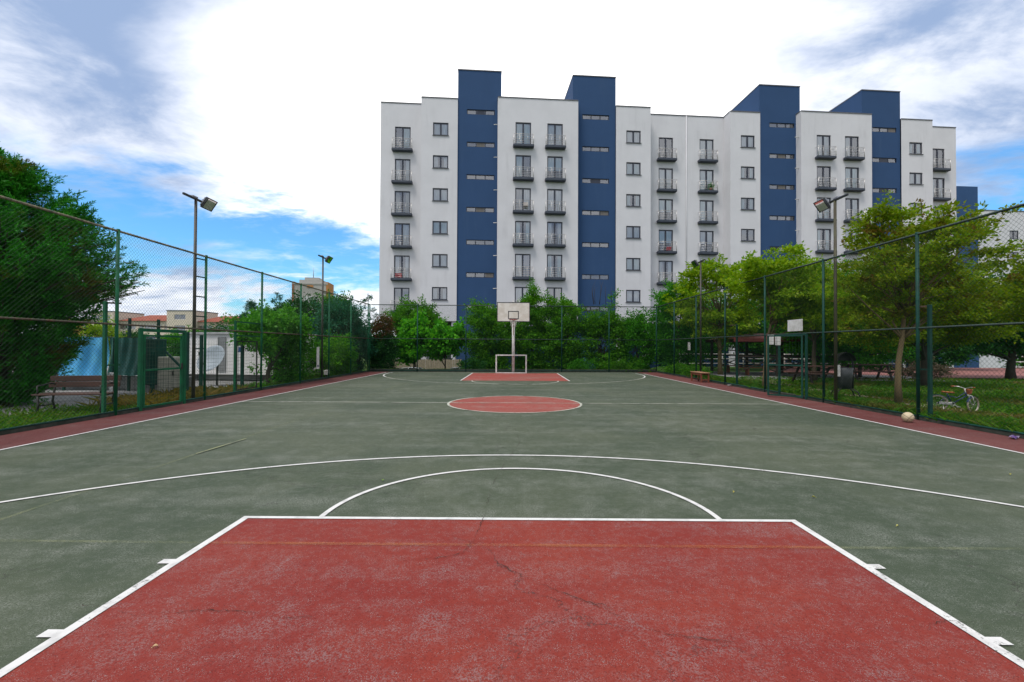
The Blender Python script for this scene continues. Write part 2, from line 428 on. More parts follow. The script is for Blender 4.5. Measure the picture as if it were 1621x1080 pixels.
for sx in (-1, 1):
    for y in (2.42, 3.23): strip([(CX + sx * 2.48, y), (CX + sx * 2.565, y)], .065, .008, W_, 'key_tick_mark')
strip([(.06 + (x - .06) * 1.055, 4.09 + (y - 4.09) * .975) for x, y in arc((.06, 4.09), 1.70, 0, 180)], .05, .0085, W_)
strip(arc((.02, -.76), 7.21, -10, 190, 120), .05, .0085, W_)
strip(arc(CC, 1.8, 0, 360, 96)[:-1], .06, .0085, WF, closed=True)
strip([(-7.47, 12.40), (7.52, 12.46)], .05, .0095, M['far_line'])
strip([(CX - 2.47, 20.5), (CX - 2.47, 26.4)], .06, .008, W_); strip([(CX + 2.47, 20.5), (CX + 2.47, 26.4)], .06, .008, W_)
strip([(CX - 2.4, 20.48), (CX + 2.4, 20.48)], .04, .009, M['yellow_line'])
strip(arc((CX, 20.5), 1.95, 180, 360, 40), .06, .0085, WF)
strip(arc((0, 25.75), 7.15, 186, 354, 100), .06, .0085, WF); strip(arc((0, 25.75), 7.15, 174, 206, 24), .065, .0105, W_); strip(arc((0, 25.75), 7.15, 334, 366, 24), .065, .0105, W_)
strip([(-4.5, 3.5), (-4.5, 21.4)], .045, .0125, M['yellow_line'], 'faded_yellow_line'); pass
strip([(-7.2, 3.56), (-2.45, 3.53)], .04, .0125, M['yellow_line'], 'faded_yellow_line'); strip([(2.53, 3.52), (4.8, 3.52)], .04, .0125, M['yellow_line'], 'faded_yellow_line')
strip([(-2.38, 3.53), (2.46, 3.52)], .045, .0125, M['orange_line'], 'faded_orange_line')
strip([(-4.5, 6.4), (-4.42, 7.45)], .030, .0145, line_mat('line_yellow_fresh', (.24, .25, .11), (.08, .09, .055), .475), 'faded_yellow_line')
# open cracks in the slab: ragged dark slits of uneven width
def crack(pts, seed, wmax=.011):
    r = random.Random(seed); P = []
    for (a, b) in zip(pts[:-1], pts[1:]):
        L = math.dist(a, b); k = max(3, int(L / .022)); nx_, ny_ = -(b[1] - a[1]) / L, (b[0] - a[0]) / L
        for i in range(k):
            t = i / k; j = r.uniform(-.011, .011); P.append((a[0] + (b[0] - a[0]) * t + nx_ * j, a[1] + (b[1] - a[1]) * t + ny_ * j))
    P.append(pts[-1]); vs = []; n = len(P)
    for i, (x, y) in enumerate(P):
        x0, y0 = P[max(0, i - 1)]; x1, y1 = P[min(n - 1, i + 1)]; L = math.dist((x0, y0), (x1, y1)) + 1e-6
        w = .68 * wmax * r.uniform(.12, 1) * min(1, i / 4, (n - 1 - i) / 4) * .5 * (.55 + .45 * math.sin(i * .21 + seed)); vs += [(x - (y1 - y0) / L * w, y + (x1 - x0) / L * w, .0115), (x + (y1 - y0) / L * w, y - (x1 - x0) / L * w, .0115)]
    struct(MB().add(vs, [(2 * i, 2 * i + 1, 2 * i + 3, 2 * i + 2) for i in range(n - 1)]).build('court_crack', M['crack']))
M['crack'] = simple('crack_dirt', (.030, .024, .020), (.055, .040, .034), 30, .95, world=True, spec=.1)
crack([(-.15, 3.29), (-.01, 3.13), (.16, 2.97), (.45, 2.76), (.62, 2.6), (.72, 2.49), (.86, 2.45), (1.03, 2.41), (1.23, 2.38)], 1, .014)
crack([(.45, 2.76), (.52, 2.74), (.60, 2.66), (.70, 2.62)], 2, .010)
crack([(-2.29, 2.62), (-2.12, 2.58), (-1.97, 2.61), (-1.77, 2.64), (-1.5, 2.62), (-1.33, 2.57), (-1.12, 2.58)], 3, .012)
crack([(-.24, 5.03), (-.26, 4.43), (-.27, 4.03), (-.32, 3.58), (-.37, 3.4), (-.52, 3.32), (-.8, 3.26)], 4, .011)
crack([(-3.6, 5.6), (-2.9, 5.5), (-2.3, 5.55), (-1.7, 5.42)], 5, .010)
crack([(-.24, 5.03), (-.1, 6.1), (.1, 7.3), (.02, 8.6)], 6, .010)
crack([(2.3, 2.55), (2.46, 2.6), (2.62, 2.57), (2.9, 2.62)], 7, .010)
crack([(-2.62, 2.69), (-2.4, 2.66), (-2.29, 2.62)], 8, .011)
# paved areas outside
sheet('yard_paving', [(-60, 7), (-10.6, 9.5), (-10.3, 13), (-9.9, 21), (-14, 32), (-60, 40)], -.006, M['yard'])
strip([(11.9, 4), (11.6, 9), (11.3, 13), (11.2, 16), (11.6, 19.5), (12.6, 23)], .75, -.010, M['path'], 'worn_path')
sheet('pavilion_paving', [(11.4, 22.6), (22, 21.6), (22, 29.5), (11.6, 29.5)], -.006, M['paving_grey'])
sheet('red_paving', [(16, 29.6), (24, 24.3), (60, 20), (70, 38), (22, 37)], -.003, M['paving_red'])
sheet('street', [(-30, 31.2), (10, 31.2), (10, 39.6), (-30, 38)], -1.455, M['asphalt'])

# ------------------------------------------------------------------ chain-link fences
def chain_mesh(p0, p1, h0, h1, mat, parent, d=.0040, pitch=.085, holes=()):
    """two families of straight wires crossing at 45 degrees between two ends; holes: (s0,s1,top) left open"""
    p0, p1 = Vector(p0), Vector(p1); L = (p1 - p0).length; e = (p1 - p0).normalized(); n = Vector((-e.y, e.x, 0))
    H = h1 - h0; V = []
    def seg(s0, z0, s1, z1, off):
        if abs(s1 - s0) < 1e-3: return
        a = p0 + e * s0 + n * off; b = p0 + e * s1 + n * off
        a = Vector((a.x, a.y, z0)); b = Vector((b.x, b.y, z1))
        t = (b - a).normalized(); u = t.cross(n).normalized()
        c = [u * (d / 2 * math.cos(q)) + n * (d / 2 * math.sin(q)) for q in (.5, 2.6, 4.7)]
        for i in range(3):
            j = (i + 1) % 3; V.append((a + c[i], a + c[j], b + c[j], b + c[i]))
    k = int((L + H) / pitch) + 1
    for sgn, off in ((1, .003), (-1, -.003)):
        for i in range(k):
            s = i * pitch - H
            # wire: along s..s+H while z goes h0..h1 (or reversed)
            a, b = max(0, s), min(L, s + H)
            if b - a < .02: continue
            def z(t): return h0 + (t - s) if sgn > 0 else h1 - (t - s)
            cuts = [(a, b)]
            for (q0, q1, top) in holes:
                nc = []
                for (c0, c1) in cuts:
                    # inside hole when q0<t<q1 and z<top
                    if sgn > 0: lo, hi = q0, min(q1, s + top - h0)
                    else: lo, hi = max(q0, s + h1 - top), q1
                    lo, hi = max(lo, c0), min(hi, c1)
                    if hi <= lo: nc.append((c0, c1))
                    else:
                        if lo > c0: nc.append((c0, lo))
                        if hi < c1: nc.append((hi, c1))
                cuts = nc
            for c0, c1 in cuts: seg(c0, z(c0), c1, z(c1), off)
    return quads_obj('wire_mesh', np.array([[tuple(p) for p in q] for q in V]), mat, parent)

def rail_with_ties(mb, a, b, r, tie=.0, mi=0):
    mb.tube([a, b], r, 8, mi)
    if tie:   # the mesh's edge wire wound round the rail
        a, b = Vector(a), Vector(b); L = (b - a).length; n = int(L / .085) * 4; d = (b - a).normalized()
        nn = Vector((-d.y, d.x, 0)); pts = []
        for i in range(n + 1):
            th = i * PI / 2
            pts.append(a + d * (L * i / n) + (nn * math.cos(th) + Vector((0, 0, 1)) * math.sin(th)) * (r + .004))
        mb.tube(pts, tie, 3, mi)

def fence(name, label, p0, p1, posts, post_mat, top_mat, mid_mat, low_mat, wire_mat, holes=(), H=4.05):
    root = thing(name, label, 'fence', p0)
    q0, q1 = Vector(p0), Vector(p1); d = q1 - q0; L = d.length; e = d.normalized()
    for s in posts:
        p = e * s
        mb = MB(); mb.tube([(p.x, p.y, -.05), (p.x, p.y, H + .03)], .034, 10)
        mb.lathe([(.0, H + .05), (.030, H + .045), (.037, H + .03), (.037, H)], 10, 0, Matrix.Translation((p.x, p.y, 0)))
        for z in (.25, .9, 1.55, 2.6, 3.3): mb.ring((p.x, p.y, z), .036, .004, 'z', 10, 4)
        mb.build('post', post_mat, root)
    mb = MB(); rail_with_ties(mb, (0, 0, H), d + Vector((0, 0, H)), .024, .006); mb.build('top_rail', top_mat, root)
    mb = MB(); rail_with_ties(mb, (0, 0, 2.0), d + Vector((0, 0, 2.0)), .020, .005); mb.build('middle_rail', mid_mat, root)
    # low rail stops at doorways
    cuts = [0.0]
    for h in sorted(holes): cuts += [h[0], h[1]]
    cuts.append(L); mb = MB()
    for i in range(0, len(cuts), 2): mb.tube([e * cuts[i] + Vector((0, 0, .09)), e * cuts[i + 1] + Vector((0, 0, .09))], .020, 8)
    mb.build('bottom_rail', low_mat, root)
    w = chain_mesh((0, 0, 0), d, .06, H - .02, wire_mat, root, holes=holes)
    return root
Y0 = 1.3
PL = [9.86 + 2.84 * i for i in range(-3, 7)]; PL = [y - Y0 for y in PL if y < 27] + [farY(FL) - Y0]
PR = [9.89 + 3.0 * i for i in range(-2, 7)]; PR = [y - Y0 for y in PR if y < 27.5] + [farY(FR) - Y0]
fence('chain_link_fence', 'tall green chain-link fence along the left sideline, tan rusty top rail', (FL, Y0, 0), (FL, farY(FL), 0), PL, M['green_paint'], M['rail_tan'], M['rail_rust'], M['dark_green'], M['wire_left'], holes=((10.48 - Y0, 11.9 - Y0, 1.95),))
fence('chain_link_fence', 'tall dark green chain-link fence along the right sideline with open gateway', (FR, Y0, 0), (FR, farY(FR), 0), PR, M['dark_green'], M['rail_dark'], M['rail_dark'], M['dark_green'], M['wire_right'], holes=((13.62 - Y0, 15.0 - Y0, 1.98),))
fw = (Vector((FR, farY(FR), 0)) - Vector((FL, farY(FL), 0))).length
fence('chain_link_fence', 'tall thin chain-link fence across the far end behind the hoop', (FL + .07, farY(FL) + .0, 0), (FR - .07, farY(FR), 0), [5.72 + 2.93 * i - 2.93 for i in range(5)], M['dark_green'], M['rail_dark'], M['rail_dark'], M['dark_green'], M['wire_right'])
kb = MB()
kb.box((FL - .06, 13.5, .03), (.14, 27.6, .10), bev=.012); kb.build('kerb', M['kerb'])['kind'] = 'structure'
kb = MB(); kb.box((FR + .06, 13.9, .035), (.14, 28.2, .11), bev=.012); kb.build('kerb', M['kerb'])['kind'] = 'structure'
kb = MB(); kb.bar((FL + .02, farY(FL) + .07, .07), (FR - .02, farY(FR) + .07, .07), .14, .20); kb.build('kerb', M['kerb'])['kind'] = 'structure'

# brace stubs standing outside the fences
def brace(label, x, y, h, dirx, mat):
    r = thing('brace_post', label, 'post', (x, y, 0), 0, 'brace posts outside the court fences')
    MB().box((0, 0, h / 2 - .03), (.065, .065, h + .06), bev=.006).build('upright', mat, r)
    m = MB(); m.bar((0, .03, h - .03), (dirx, .18, h - .03), .035); m.build('tie_bar', M['rail_rust'], r)
    m = MB(); m.bar((0, .03, 1.1), (dirx, .18, 1.1), .03); m.build('tie_bar', mat, r)
brace('bright green square brace post outside the left fence beside the bench', FL - .22, 9.82, 2.5, .20, M['green_paint'])
brace('dark green square brace post outside the right fence beside the bicycle', FR + .16, 9.78, 2.5, -.14, M['dark_green'])
brace('thin dark brace post outside the right fence near the wooden pavilion', FR + .2, 18.3, 2.5, -.18, M['dark_green'])

# ------------------------------------------------------------------ gates
def mesh_panel(mb, a, b, z0, z1, step, r, mi=0):
    a, b = Vector(a), Vector(b); L = (b - a).length; n = max(1, round(L / step))
    for i in range(1, n):
        p = a + (b - a) * (i / n); mb.tube([(p.x, p.y, z0), (p.x, p.y, z1)], r, 4, mi)
    k = max(1, round((z1 - z0) / step))
    for i in range(1, k):
        z = z0 + (z1 - z0) * i / k; mb.tube([(a.x, a.y, z), (b.x, b.y, z)], r, 4, mi)
gt = thing('gate', 'bright green closed gate in the left chain-link fence', 'gate', (FL, 10.5, 0))
m = MB()
m.box((0, 0, .97), (.075, .075, 1.94), bev=.006); m.box((0, 1.40, .97), (.075, .075, 1.94), bev=.006); m.box((0, .70, 1.90), (.07, 1.325, .075))
m.build('frame', M['green_paint'], gt)
m = MB()
m.box((.0, .10, .93), (.045, .045, 1.72)); m.box((.0, 1.30, .93), (.045, .045, 1.72))
for z in (.085, .95, 1.77): m.box((0, .70, z), (.04, 1.155, .045))
lf = m.build('leaf', M['green_paint'], gt)
m = MB(); mesh_panel(m, (0, .10, 0), (0, 1.3, 0), .1, 1.75, .085, .0026); m.build('wire_panel', M['wire_left'], lf)
MB().box((.04, 1.27, 1.0), (.03, .05, .16), bev=.005).build('latch', M['iron'], lf)
gt = thing('gate', 'green gateway frame with two top bars before the white cabin', 'gate', (FL - .08, 14.2, 0))
m = MB(); m.box((0, 0, 1.15), (.06, .06, 2.36), bev=.005); m.box((0, .68, 2.30), (.04, 1.30, .04)); m.box((0, .68, 1.86), (.04, 1.30, .04)); m.build('frame', M['green_paint'], gt)
m = MB(); m.box((-.02, .12, .9), (.035, .035, 1.6)); m.box((-.02, 1.24, .9), (.035, .035, 1.6)); m.box((-.02, .68, 1.68), (.03, 1.085, .035)); m.box((-.02, .68, .13), (.03, 1.085, .035))
lf = m.build('leaf', M['iron'], gt)
m = MB(); mesh_panel(m, (-.02, .12, 0), (-.02, 1.24, 0), .14, 1.67, .10, .0026); m.build('wire_panel', M['wire_right'], lf)
# right gateway: frame in the fence line, its leaf swung into the court
gt = thing('gate', 'dark green open gate swung into the court from the right fence', 'gate', (FR - .02, 13.62, 0))
m = MB(); m.box((0, 0, .99), (.06, .06, 2.0), bev=.005); m.box((0, 1.38, .99), (.06, .06, 2.0), bev=.005); m.box((0, .69, 1.97), (.05, 1.32, .05)); m.build('frame', M['dark_green'], gt)
T = Matrix.Translation((-.05, .05, 0)) @ Matrix.Rotation(rad(42), 4, 'Z')
m = MB()
m.box((0, .04, 1.0), (.045, .045, 1.9), 0, T); m.box((0, .98, 1.0), (.045, .045, 1.9), 0, T)
for z in (.075, 1.02, 1.93): m.box((0, .51, z), (.04, .895, .045), 0, T)
lf = m.build('leaf', M['dark_green'], gt)
a, b = T @ Vector((0, .04, 0)), T @ Vector((0, .98, 0))
m = MB(); mesh_panel(m, (a.x, a.y, 0), (b.x, b.y, 0), .09, 1.92, .085, .0022); m.build('wire_panel', M['wire_right'], lf)

# ------------------------------------------------------------------ floodlights
def lamp(label, x, y, h, side, pole_mat, rungs=None, r=.045):
    L = thing('floodlight_pole', label, 'floodlight', (x, y, 0), 0, 'floodlight poles beside the court')
    m = MB(); m.tube([(0, 0, -.05), (0, 0, h)], [r, r * .8], 12); m.box((0, 0, .01), (.22, .22, .03)); m.build('pole', pole_mat, L)
    m = MB(); m.box((0, -.06, h + .02), (.055, .84, .055), bev=.006); m.build('crossarm', M['lamp_black'], L)
    m = MB(); m.box((-.05 * side, -.02, h + .075), (.12, .20, .05), bev=.008); m.build('driver_box', M['lamp_metal'], L)
    def head(c, az, tilt, w=.36, hh=.30):
        # box whose face looks along local +Y, turned to azimuth az and tipped down
        T = Matrix.Translation(c) @ Matrix.Rotation(az, 4, 'Z') @ Matrix.Rotation(-tilt, 4, 'X')
        m = MB()
        t = .022
        for (px, pz, sx, sz) in ((-w / 2 + t / 2, 0, t, hh), (w / 2 - t / 2, 0, t, hh), (0, hh / 2 - t / 2, w - 2 * t, t), (0, -hh / 2 + t / 2, w - 2 * t, t)):
            m.box((px, 0, pz), (sx, .07, sz), 0, T)
        m.box((0, -.025, 0), (w - 2 * t, .01, hh - 2 * t), 1, T)
        m.add([(-.10, -.015, -.07), (.10, -.015, -.07), (.10, -.015, .07), (-.10, -.015, .07)], [(0, 1, 2, 3)], 2, False, T)
        for i in range(9): m.box((-w / 2 + .03 + i * (w - .06) / 8, -.06, 0), (.006, .05, hh * .8), 3, T)
        m.box((0, -.037, 0), (w * .9, .012, hh * .85), 3, T)
        o = m.build('floodlight_head', [M['lamp_black'], M['lamp_reflector'], M['lamp_glass'], M['lamp_metal']], L)
        g = MB(); g.add([(-w / 2 + t, .028, -hh / 2 + t), (w / 2 - t, .028, -hh / 2 + t), (w / 2 - t, .028, hh / 2 - t), (-w / 2 + t, .028, hh / 2 - t)], [(0, 1, 2, 3)], 0, False, T); g.build('glass', M['lamp_glass'], o)
        k = MB()
        for sx in (-1, 1): k.bar(T @ Vector((sx * (w / 2 + .01), -.02, 0)), T @ Vector((sx * (w / 2 + .01) * .5, -.16, .02)), .02, .006)
        k.bar(T @ Vector((-(w / 2 + .01) * .5, -.16, .02)), T @ Vector(((w / 2 + .01) * .5, -.16, .02)), .03, .01)
        k.build('bracket', M['lamp_metal'], o)
    head((.16 * side, .30, h - .03), -side * rad(90), rad(34), .40, .33)      # faces the court, tipped down
    if rungs:
        for z in rungs:
            m = MB(); m.bar((0, .02, z), (rungs_dx, rungs_dy, z), .03); m.build('rung', M['dark_green'], L)
rungs_dx, rungs_dy = .06, .40
lamp('dark floodlight pole with ladder rungs standing at the left fence by the gate', FL - .06, 12.34, 5.55, 1, M['pole_dark'], (3.95, 3.45, 2.9, 2.35, 1.45))
lamp('far floodlight pole rising behind the ivy at the left fence', FL - .1, 20.7, 5.6, 1, M['pole_dark'], (4.0, 3.4, 1.5))
lamp('olive brown floodlight pole beside the litter bin outside the right fence', FR + .1, 12.55, 5.65, -1, M['pole_olive'])
lamp('far floodlight pole half hidden in lime green foliage outside the right fence', FR + .1, 21.6, 5.65, -1, M['pole_dark'])

# ------------------------------------------------------------------ hoop, goal, ball
hp = thing('basketball_hoop', 'white basketball hoop on a single post at the far baseline', 'basketball hoop', (-.05, 26.55, 0))
m = MB(); m.tube([(0, 0, -.02), (0, 0, 3.3)], .085, 16); m.lathe([(.0, 3.34), (.06, 3.33), (.087, 3.29)], 16); m.build('post', M['white_paint'], hp)
m = MB()
for z in (3.05, 3.25):
    for sx in (-.2, .2): m.bar((sx * .3, 0, z), (sx, -1.10, z + .25), .05)
m.bar((0, 0, 2.2), (0, -1.08, 3.0), .05); m.bar((-.3, -1.10, 3.27), (.3, -1.10, 3.27), .05); m.bar((-.3, -1.10, 3.55), (.3, -1.10, 3.55), .05)
m.build('support_arm', M['white_paint'], hp)
bb = MB(); bb.box((0, -1.17, 3.50), (1.80, .04, 1.05), 0)
def frame_rect(mb, cx, cz, w, h, t, y, d, mi):
    for sx in (-1, 1): mb.box((cx + sx * (w / 2 - t / 2), y, cz), (t, d, h), mi)
    for sz in (-1, 1): mb.box((cx, y, cz + sz * (h / 2 - t / 2)), (w - 2 * t, d, t), mi)
frame_rect(bb, 0, 3.50, 1.85, 1.10, .035, -1.17, .056, 1)
frame_rect(bb, 0, 3.33, .60, .46, .045, -1.1925, .006, 1)
bb.build('backboard', [M['board'], M['black']], hp)
m = MB(); m.ring((0, -1.19 - .15 - .225, 3.05), .225, .012, 'z', 32, 8); m.box((0, -1.26, 3.045), (.16, .14, .09)); m.bar((-.1, -1.20, 2.95), (-.05, -1.36, 3.05), .015); m.bar((.1, -1.20, 2.95), (.05, -1.36, 3.05), .015)
rim = m.build('rim', M['rim_red'], hp)
m = MB(); n = 12; cy = -1.565
for k in range(n):
    for sg in (1, -1):
        pts = []
        for i in range(7):
            t = i / 6; r = .225 - .11 * t ** .7; a = 2 * PI * (k + sg * i * .5) / n
            pts.append((r * math.cos(a), cy + r * math.sin(a), 3.045 - .42 * t))
        m.tube(pts, .005, 4)
m.build('net', M['net'], rim)
gl = thing('small_goal', 'small white steel goal frame standing before the hoop post', 'goal', (-.17, 26.36, 0))
m = MB(); m.box((-.87, 0, .54), (.08, .08, 1.08), bev=.008); m.build('upright', M['white_paint'], gl)
m = MB(); m.box((.87, 0, .54), (.08, .08, 1.08), bev=.008); m.build('upright', M['white_paint'], gl)
m = MB(); m.box((0, 0, 1.055), (1.655, .07, .07)); m.build('crossbar', M['white_paint'], gl)
m = MB(); m.box((0, 0, .025), (1.655, .05, .05)); m.build('ground_bar', M['white_paint'], gl)

bm_, q, b, out = new_mat('ball_leather')
p = ocoord(q)
sx = q.n('ShaderNodeSeparateXYZ'); q.put(sx.inputs[0], p)
x_, y_, z_ = sx.outputs
def near0(v, w): return q.math('SUBTRACT', 1.0, q.step(q.math('ABSOLUTE', v), w * .6, w))
s1 = near0(x_, .004); s2 = near0(z_, .004)
cv = q.math('SUBTRACT', q.math('ABSOLUTE', y_), q.math('ADD', .055, q.math('MULTIPLY', q.math('MULTIPLY', x_, x_), 3.2)))
s3 = near0(cv, .005)
sm_ = q.math('MAXIMUM', q.math('MAXIMUM', s1, s2), s3)
c = q.mix(q.step(q.noise(p, 12, 5), .4, .7), (.50, .41, .26), (.38, .30, .18))
q.put(b.inputs['Base Color'], q.mix(sm_, c, (.05, .035, .025))); b.inputs['Roughness'].default_value = .6
bp = q.n('ShaderNodeBump'); bp.inputs['Strength'].default_value = .3; bp.inputs['Distance'].default_value = .003
q.put(bp.inputs['Height'], q.math('SUBTRACT', q.noise(p, 160, 1), q.math('MULTIPLY', sm_, 2))); q.put(b.inputs['Normal'], bp.outputs[0])
m = MB(); R = .106
m.lathe([(R * math.sin(PI * i / 24), -R * math.cos(PI * i / 24)) for i in range(25)], 36)
o = m.build('basketball', bm_, None, (8.28, 9.55, R + .004)); o.rotation_euler = (.5, .35, .4)
tag(o, 'worn tan basketball lying by the right fence', 'ball')

# ------------------------------------------------------------------ benches
bn = thing('court_bench', 'small red-brown wooden bench standing on the court by the right fence', 'bench', (8.43, 20.55, 0), rad(2))
m = MB()
for i in range(3): m.box((-.14 + .14 * i, 0, .43), (.125, 1.15, .035), 0, bev=.006)
m.build('seat', simple('bench_top', (.36, .20, .11), (.26, .13, .07), 2.5, .45, stretch=(10, 1, 10)), bn)
for sx in (-.16, .16):
    for sy in (-.5, .5):
        MB().box((sx, sy, .205), (.06, .06, .41), bev=.005).build('leg', M['wood_red'], bn)
m = MB(); m.box((-.16, 0, .36), (.03, .93, .08)); m.box((.16, 0, .36), (.03, .93, .08)); m.box((0, -.5, .12), (.25, .04, .05)); m.box((0, .5, .12), (.25, .04, .05)); m.build('apron_rail', M['wood_red'], bn)
bn = thing('park_bench', 'dark brown park bench outside the left fence under the cypress', 'bench', (-10.0, 10.3, 0), rad(12))
m = MB()
for i in range(3): m.box((0, -.18 + .15 * i, .43), (1.42, .13, .035), bev=.005)
m.build('seat', M['wood_brown'], bn)
m = MB()
for z, y in ((.62, .26), (.76, .30)): m.box((0, y, z), (1.42, .035, .125), 0, bev=.005)
m.build('backrest', M['wood_brown'], bn)
for sx in (-.6, .6):
    m = MB()
    m.tube([(sx, -.24, 0), (sx, -.20, .20), (sx, -.22, .40)], .022, 8); m.tube([(sx, .30, 0), (sx, .20, .25), (sx, .24, .45), (sx, .33, .86)], .022, 8)
    m.tube([(sx, -.22, .40), (sx, .24, .40)], .02, 8); m.tube([(sx, -.2, .18), (sx, .2, .18)], .016, 8); m.tube([(sx, -.22, .40), (sx, -.24, .62), (sx, .1, .66), (sx, .28, .64)], .018, 8)
    m.build('iron_side', M['iron'], bn)

# ------------------------------------------------------------------ bicycle
bk = thing('child_bicycle', "child's dark blue bicycle with tan saddle and basket parked on the grass", 'bicycle', (10.84, 11.17, 0), rad(-33)); bk.scale = (.88, .88, .88)
navy = simple('bike_navy', (.012, .028, .075), None, 5, .3); tanl = simple('bike_tan', (.36, .10, .025), (.26, .07, .02), 9, .55); rubber = simple('bike_tyre', (.28, .24, .17), (.2, .18, .13), 9, .8)
WR = .19
def wheel(c, name, turn=0.0):
    T = Matrix.Translation(c) @ Matrix.Rotation(turn, 4, 'Z')
    w = MB(); w.ring((0, 0, 0), WR, .008, 'y', 32, 6, 0, T); hub_a, hub_b = T @ Vector((0, -.03, 0)), T @ Vector((0, .03, 0)); w.tube([hub_a, hub_b], .016, 8)
    for i in range(16):
        a = 2 * PI * i / 16; sy = .025 if i % 2 else -.025
        w.tube([T @ Vector((.014 * math.cos(a), sy, .014 * math.sin(a))), T @ Vector((WR * math.cos(a + .15), 0, WR * math.sin(a + .15)))], .0016, 3)
    o = w.build('wheel', M['chrome'], bk)
    t = MB(); t.ring((0, 0, 0), WR + .014, .022, 'y', 36, 8, 0, T); t.build('tyre', rubber, o)
RWx, FWx = -.36, .36; AX = WR + .036
wheel((RWx, 0, AX), 'wheel'); wheel((FWx, 0, AX), 'wheel', rad(48))
m = MB()
BBk, ST, HD, HT = (-.06, 0, .22), (-.14, 0, .44), (.235, 0, .47), (.21, 0, .56)
m.tube([BBk, ST, (-.165, 0, .50)], .015, 8); m.tube([BBk, HD], .017, 8); m.tube([ST, (.05, 0, .40), HT], .014, 8); m.tube([HD, HT], .02, 8)
for s in (-.035, .035): m.tube([BBk, (RWx, s, AX)], .010, 6); m.tube([(-.145, 0, .43), (RWx, s, AX)], .009, 6)
m.build('frame', navy, bk)
m = MB(); T = Matrix.Translation((FWx, 0, AX)) @ Matrix.Rotation(rad(48), 4, 'Z') @ Matrix.Translation((-FWx, 0, -AX))
for s in (-.04, .04): m.tube([T @ Vector((FWx, s, AX)), T @ Vector((.27, s, .47)), (.23, 0, .50)], .010, 6)
m.tube([(.23, 0, .50), (.205, 0, .60), (.20, 0, .66)], .013, 8)
m.build('fork', M['white_paint'], bk)
m = MB(); T2 = Matrix.Translation((.20, 0, .66)) @ Matrix.Rotation(rad(48), 4, 'Z')
m.tube([T2 @ Vector(p) for p in ((-.08, -.25, .05), (-.01, -.14, .05), (.02, 0, 0), (-.01, .14, .05), (-.08, .25, .05))], .011, 8)
hb = m.build('handlebar', M['chrome'], bk)
m = MB()
for s in (-1, 1): m.tube([T2 @ Vector((-.02, s * .17, .05)), T2 @ Vector((-.09, s * .27, .05))], .016, 8)
m.build('grip', tanl, hb)
m = MB(); T3 = T2 @ Matrix.Translation((.13, 0, -.08))
m.lathe([(.065, -.07), (.09, .06)], 16, 0, T3); m.lathe([(.0, -.07), (.065, -.07)], 16, 0, T3)
for z, r in ((-.05, .071), (-.02, .077), (.01, .082), (.04, .088), (.06, .092)): m.ring((0, 0, z), r, .006, 'z', 20, 5, 0, T3)
m.build('basket', tanl, bk)
m = MB()
pr = [(-.27, 0, .075), (-.25, .055, .09), (-.18, .065, .08), (-.10, .03, .06), (-.02, .018, .05)]
vs = []
for x, w, z in ((-.28, .03, .0), (-.26, .075, .01), (-.20, .08, 0), (-.12, .035, -.005), (-.03, .018, -.005), (-.01, .01, -.01)):
    vs += [(x, -w, .545 + z), (x, -w * .6, .565 + z), (x, w * .6, .565 + z), (x, w, .545 + z), (x, 0, .52 + z)]
fs = []
for i in range(5):
    for j in range(5): fs.append((i * 5 + j, i * 5 + (j + 1) % 5, i * 5 + 5 + (j + 1) % 5, i * 5 + 5 + j))
fs += [(4, 3, 2, 1, 0), (25, 26, 27, 28, 29)]
m.add(vs, fs, 0, True); m.build('saddle', tanl, bk)
m = MB(); m.tube([(-.155, 0, .47), (-.165, 0, .535)], .011, 8); m.build('seat_post', M['chrome'], bk)
def guard(c, a0, a1, R, turn):
    T = Matrix.Translation(c) @ Matrix.Rotation(turn, 4, 'Z'); m = MB(); k = 14; vs = []
    for i in range(k + 1):
        a = rad(a0 + (a1 - a0) * i / k)
        for s, r in ((-.028, R - .012), (0, R), (.028, R - .012)): vs.append((r * math.cos(a), s, r * math.sin(a)))
    m.add(vs, [(i * 3 + j, i * 3 + j + 1, i * 3 + 4 + j, i * 3 + 3 + j) for i in range(k) for j in (0, 1)], 0, True, T); m.build('mudguard', navy, bk)
guard((RWx, 0, AX), 20, 175, WR + .05, 0); guard((FWx, 0, AX), 40, 160, WR + .05, rad(48))
m = MB(); m.ring((-.06, -.04, .22), .055, .006, 'y', 20, 5); m.tube([(-.06, -.05, .22), (.05, -.06, .16)], .008, 6); m.tube([(-.06, .05, .22), (-.17, .06, .28)], .008, 6); m.box((.05, -.09, .155), (.07, .06, .018)); m.box((-.17, .09, .285), (.07, .06, .018))
m.box((-.2, -.048, .235), (.27, .012, .07), 0, bev=.005); m.build('crank', M['chrome'], bk)
m = MB(); m.tube([(-.25, -.03, .2), (-.26, -.13, .005)], .008, 6); m.build('kickstand', M['chrome'], bk)

# ------------------------------------------------------------------ litter bin
lb = thing('litter_bin', 'dark metal litter bin with arched hood on the grass by the path', 'litter bin', (10.25, 14.05, 0), rad(-20))
steel = simple('bin_steel', (.045, .050, .05), (.11, .11, .11), 4, .45, .4)
m = MB(); m.lathe([(.0, .30), (.16, .30), (.21, .95), (.205, .955), (.155, .32)], 22); m.build('body', steel, lb)
m = MB()
for s in (-.2, .2): m.tube([(s, 0, .30), (s, 0, 1.1), (s * .8, 0, 1.28), (s * .4, 0, 1.38), (0, 0, 1.40)], .025, 8)
m.build('side_post', M['iron'], lb)
m = MB(); k = 12; vs = []
for i in range(k + 1):
    a = PI * i / k
    for y in (-.2, .2): vs.append((.235 * math.cos(a), y, 1.16 + .26 * math.sin(a)))
m.add(vs, [(2 * i, 2 * i + 1, 2 * i + 3, 2 * i + 2) for i in range(k)], 0, True)
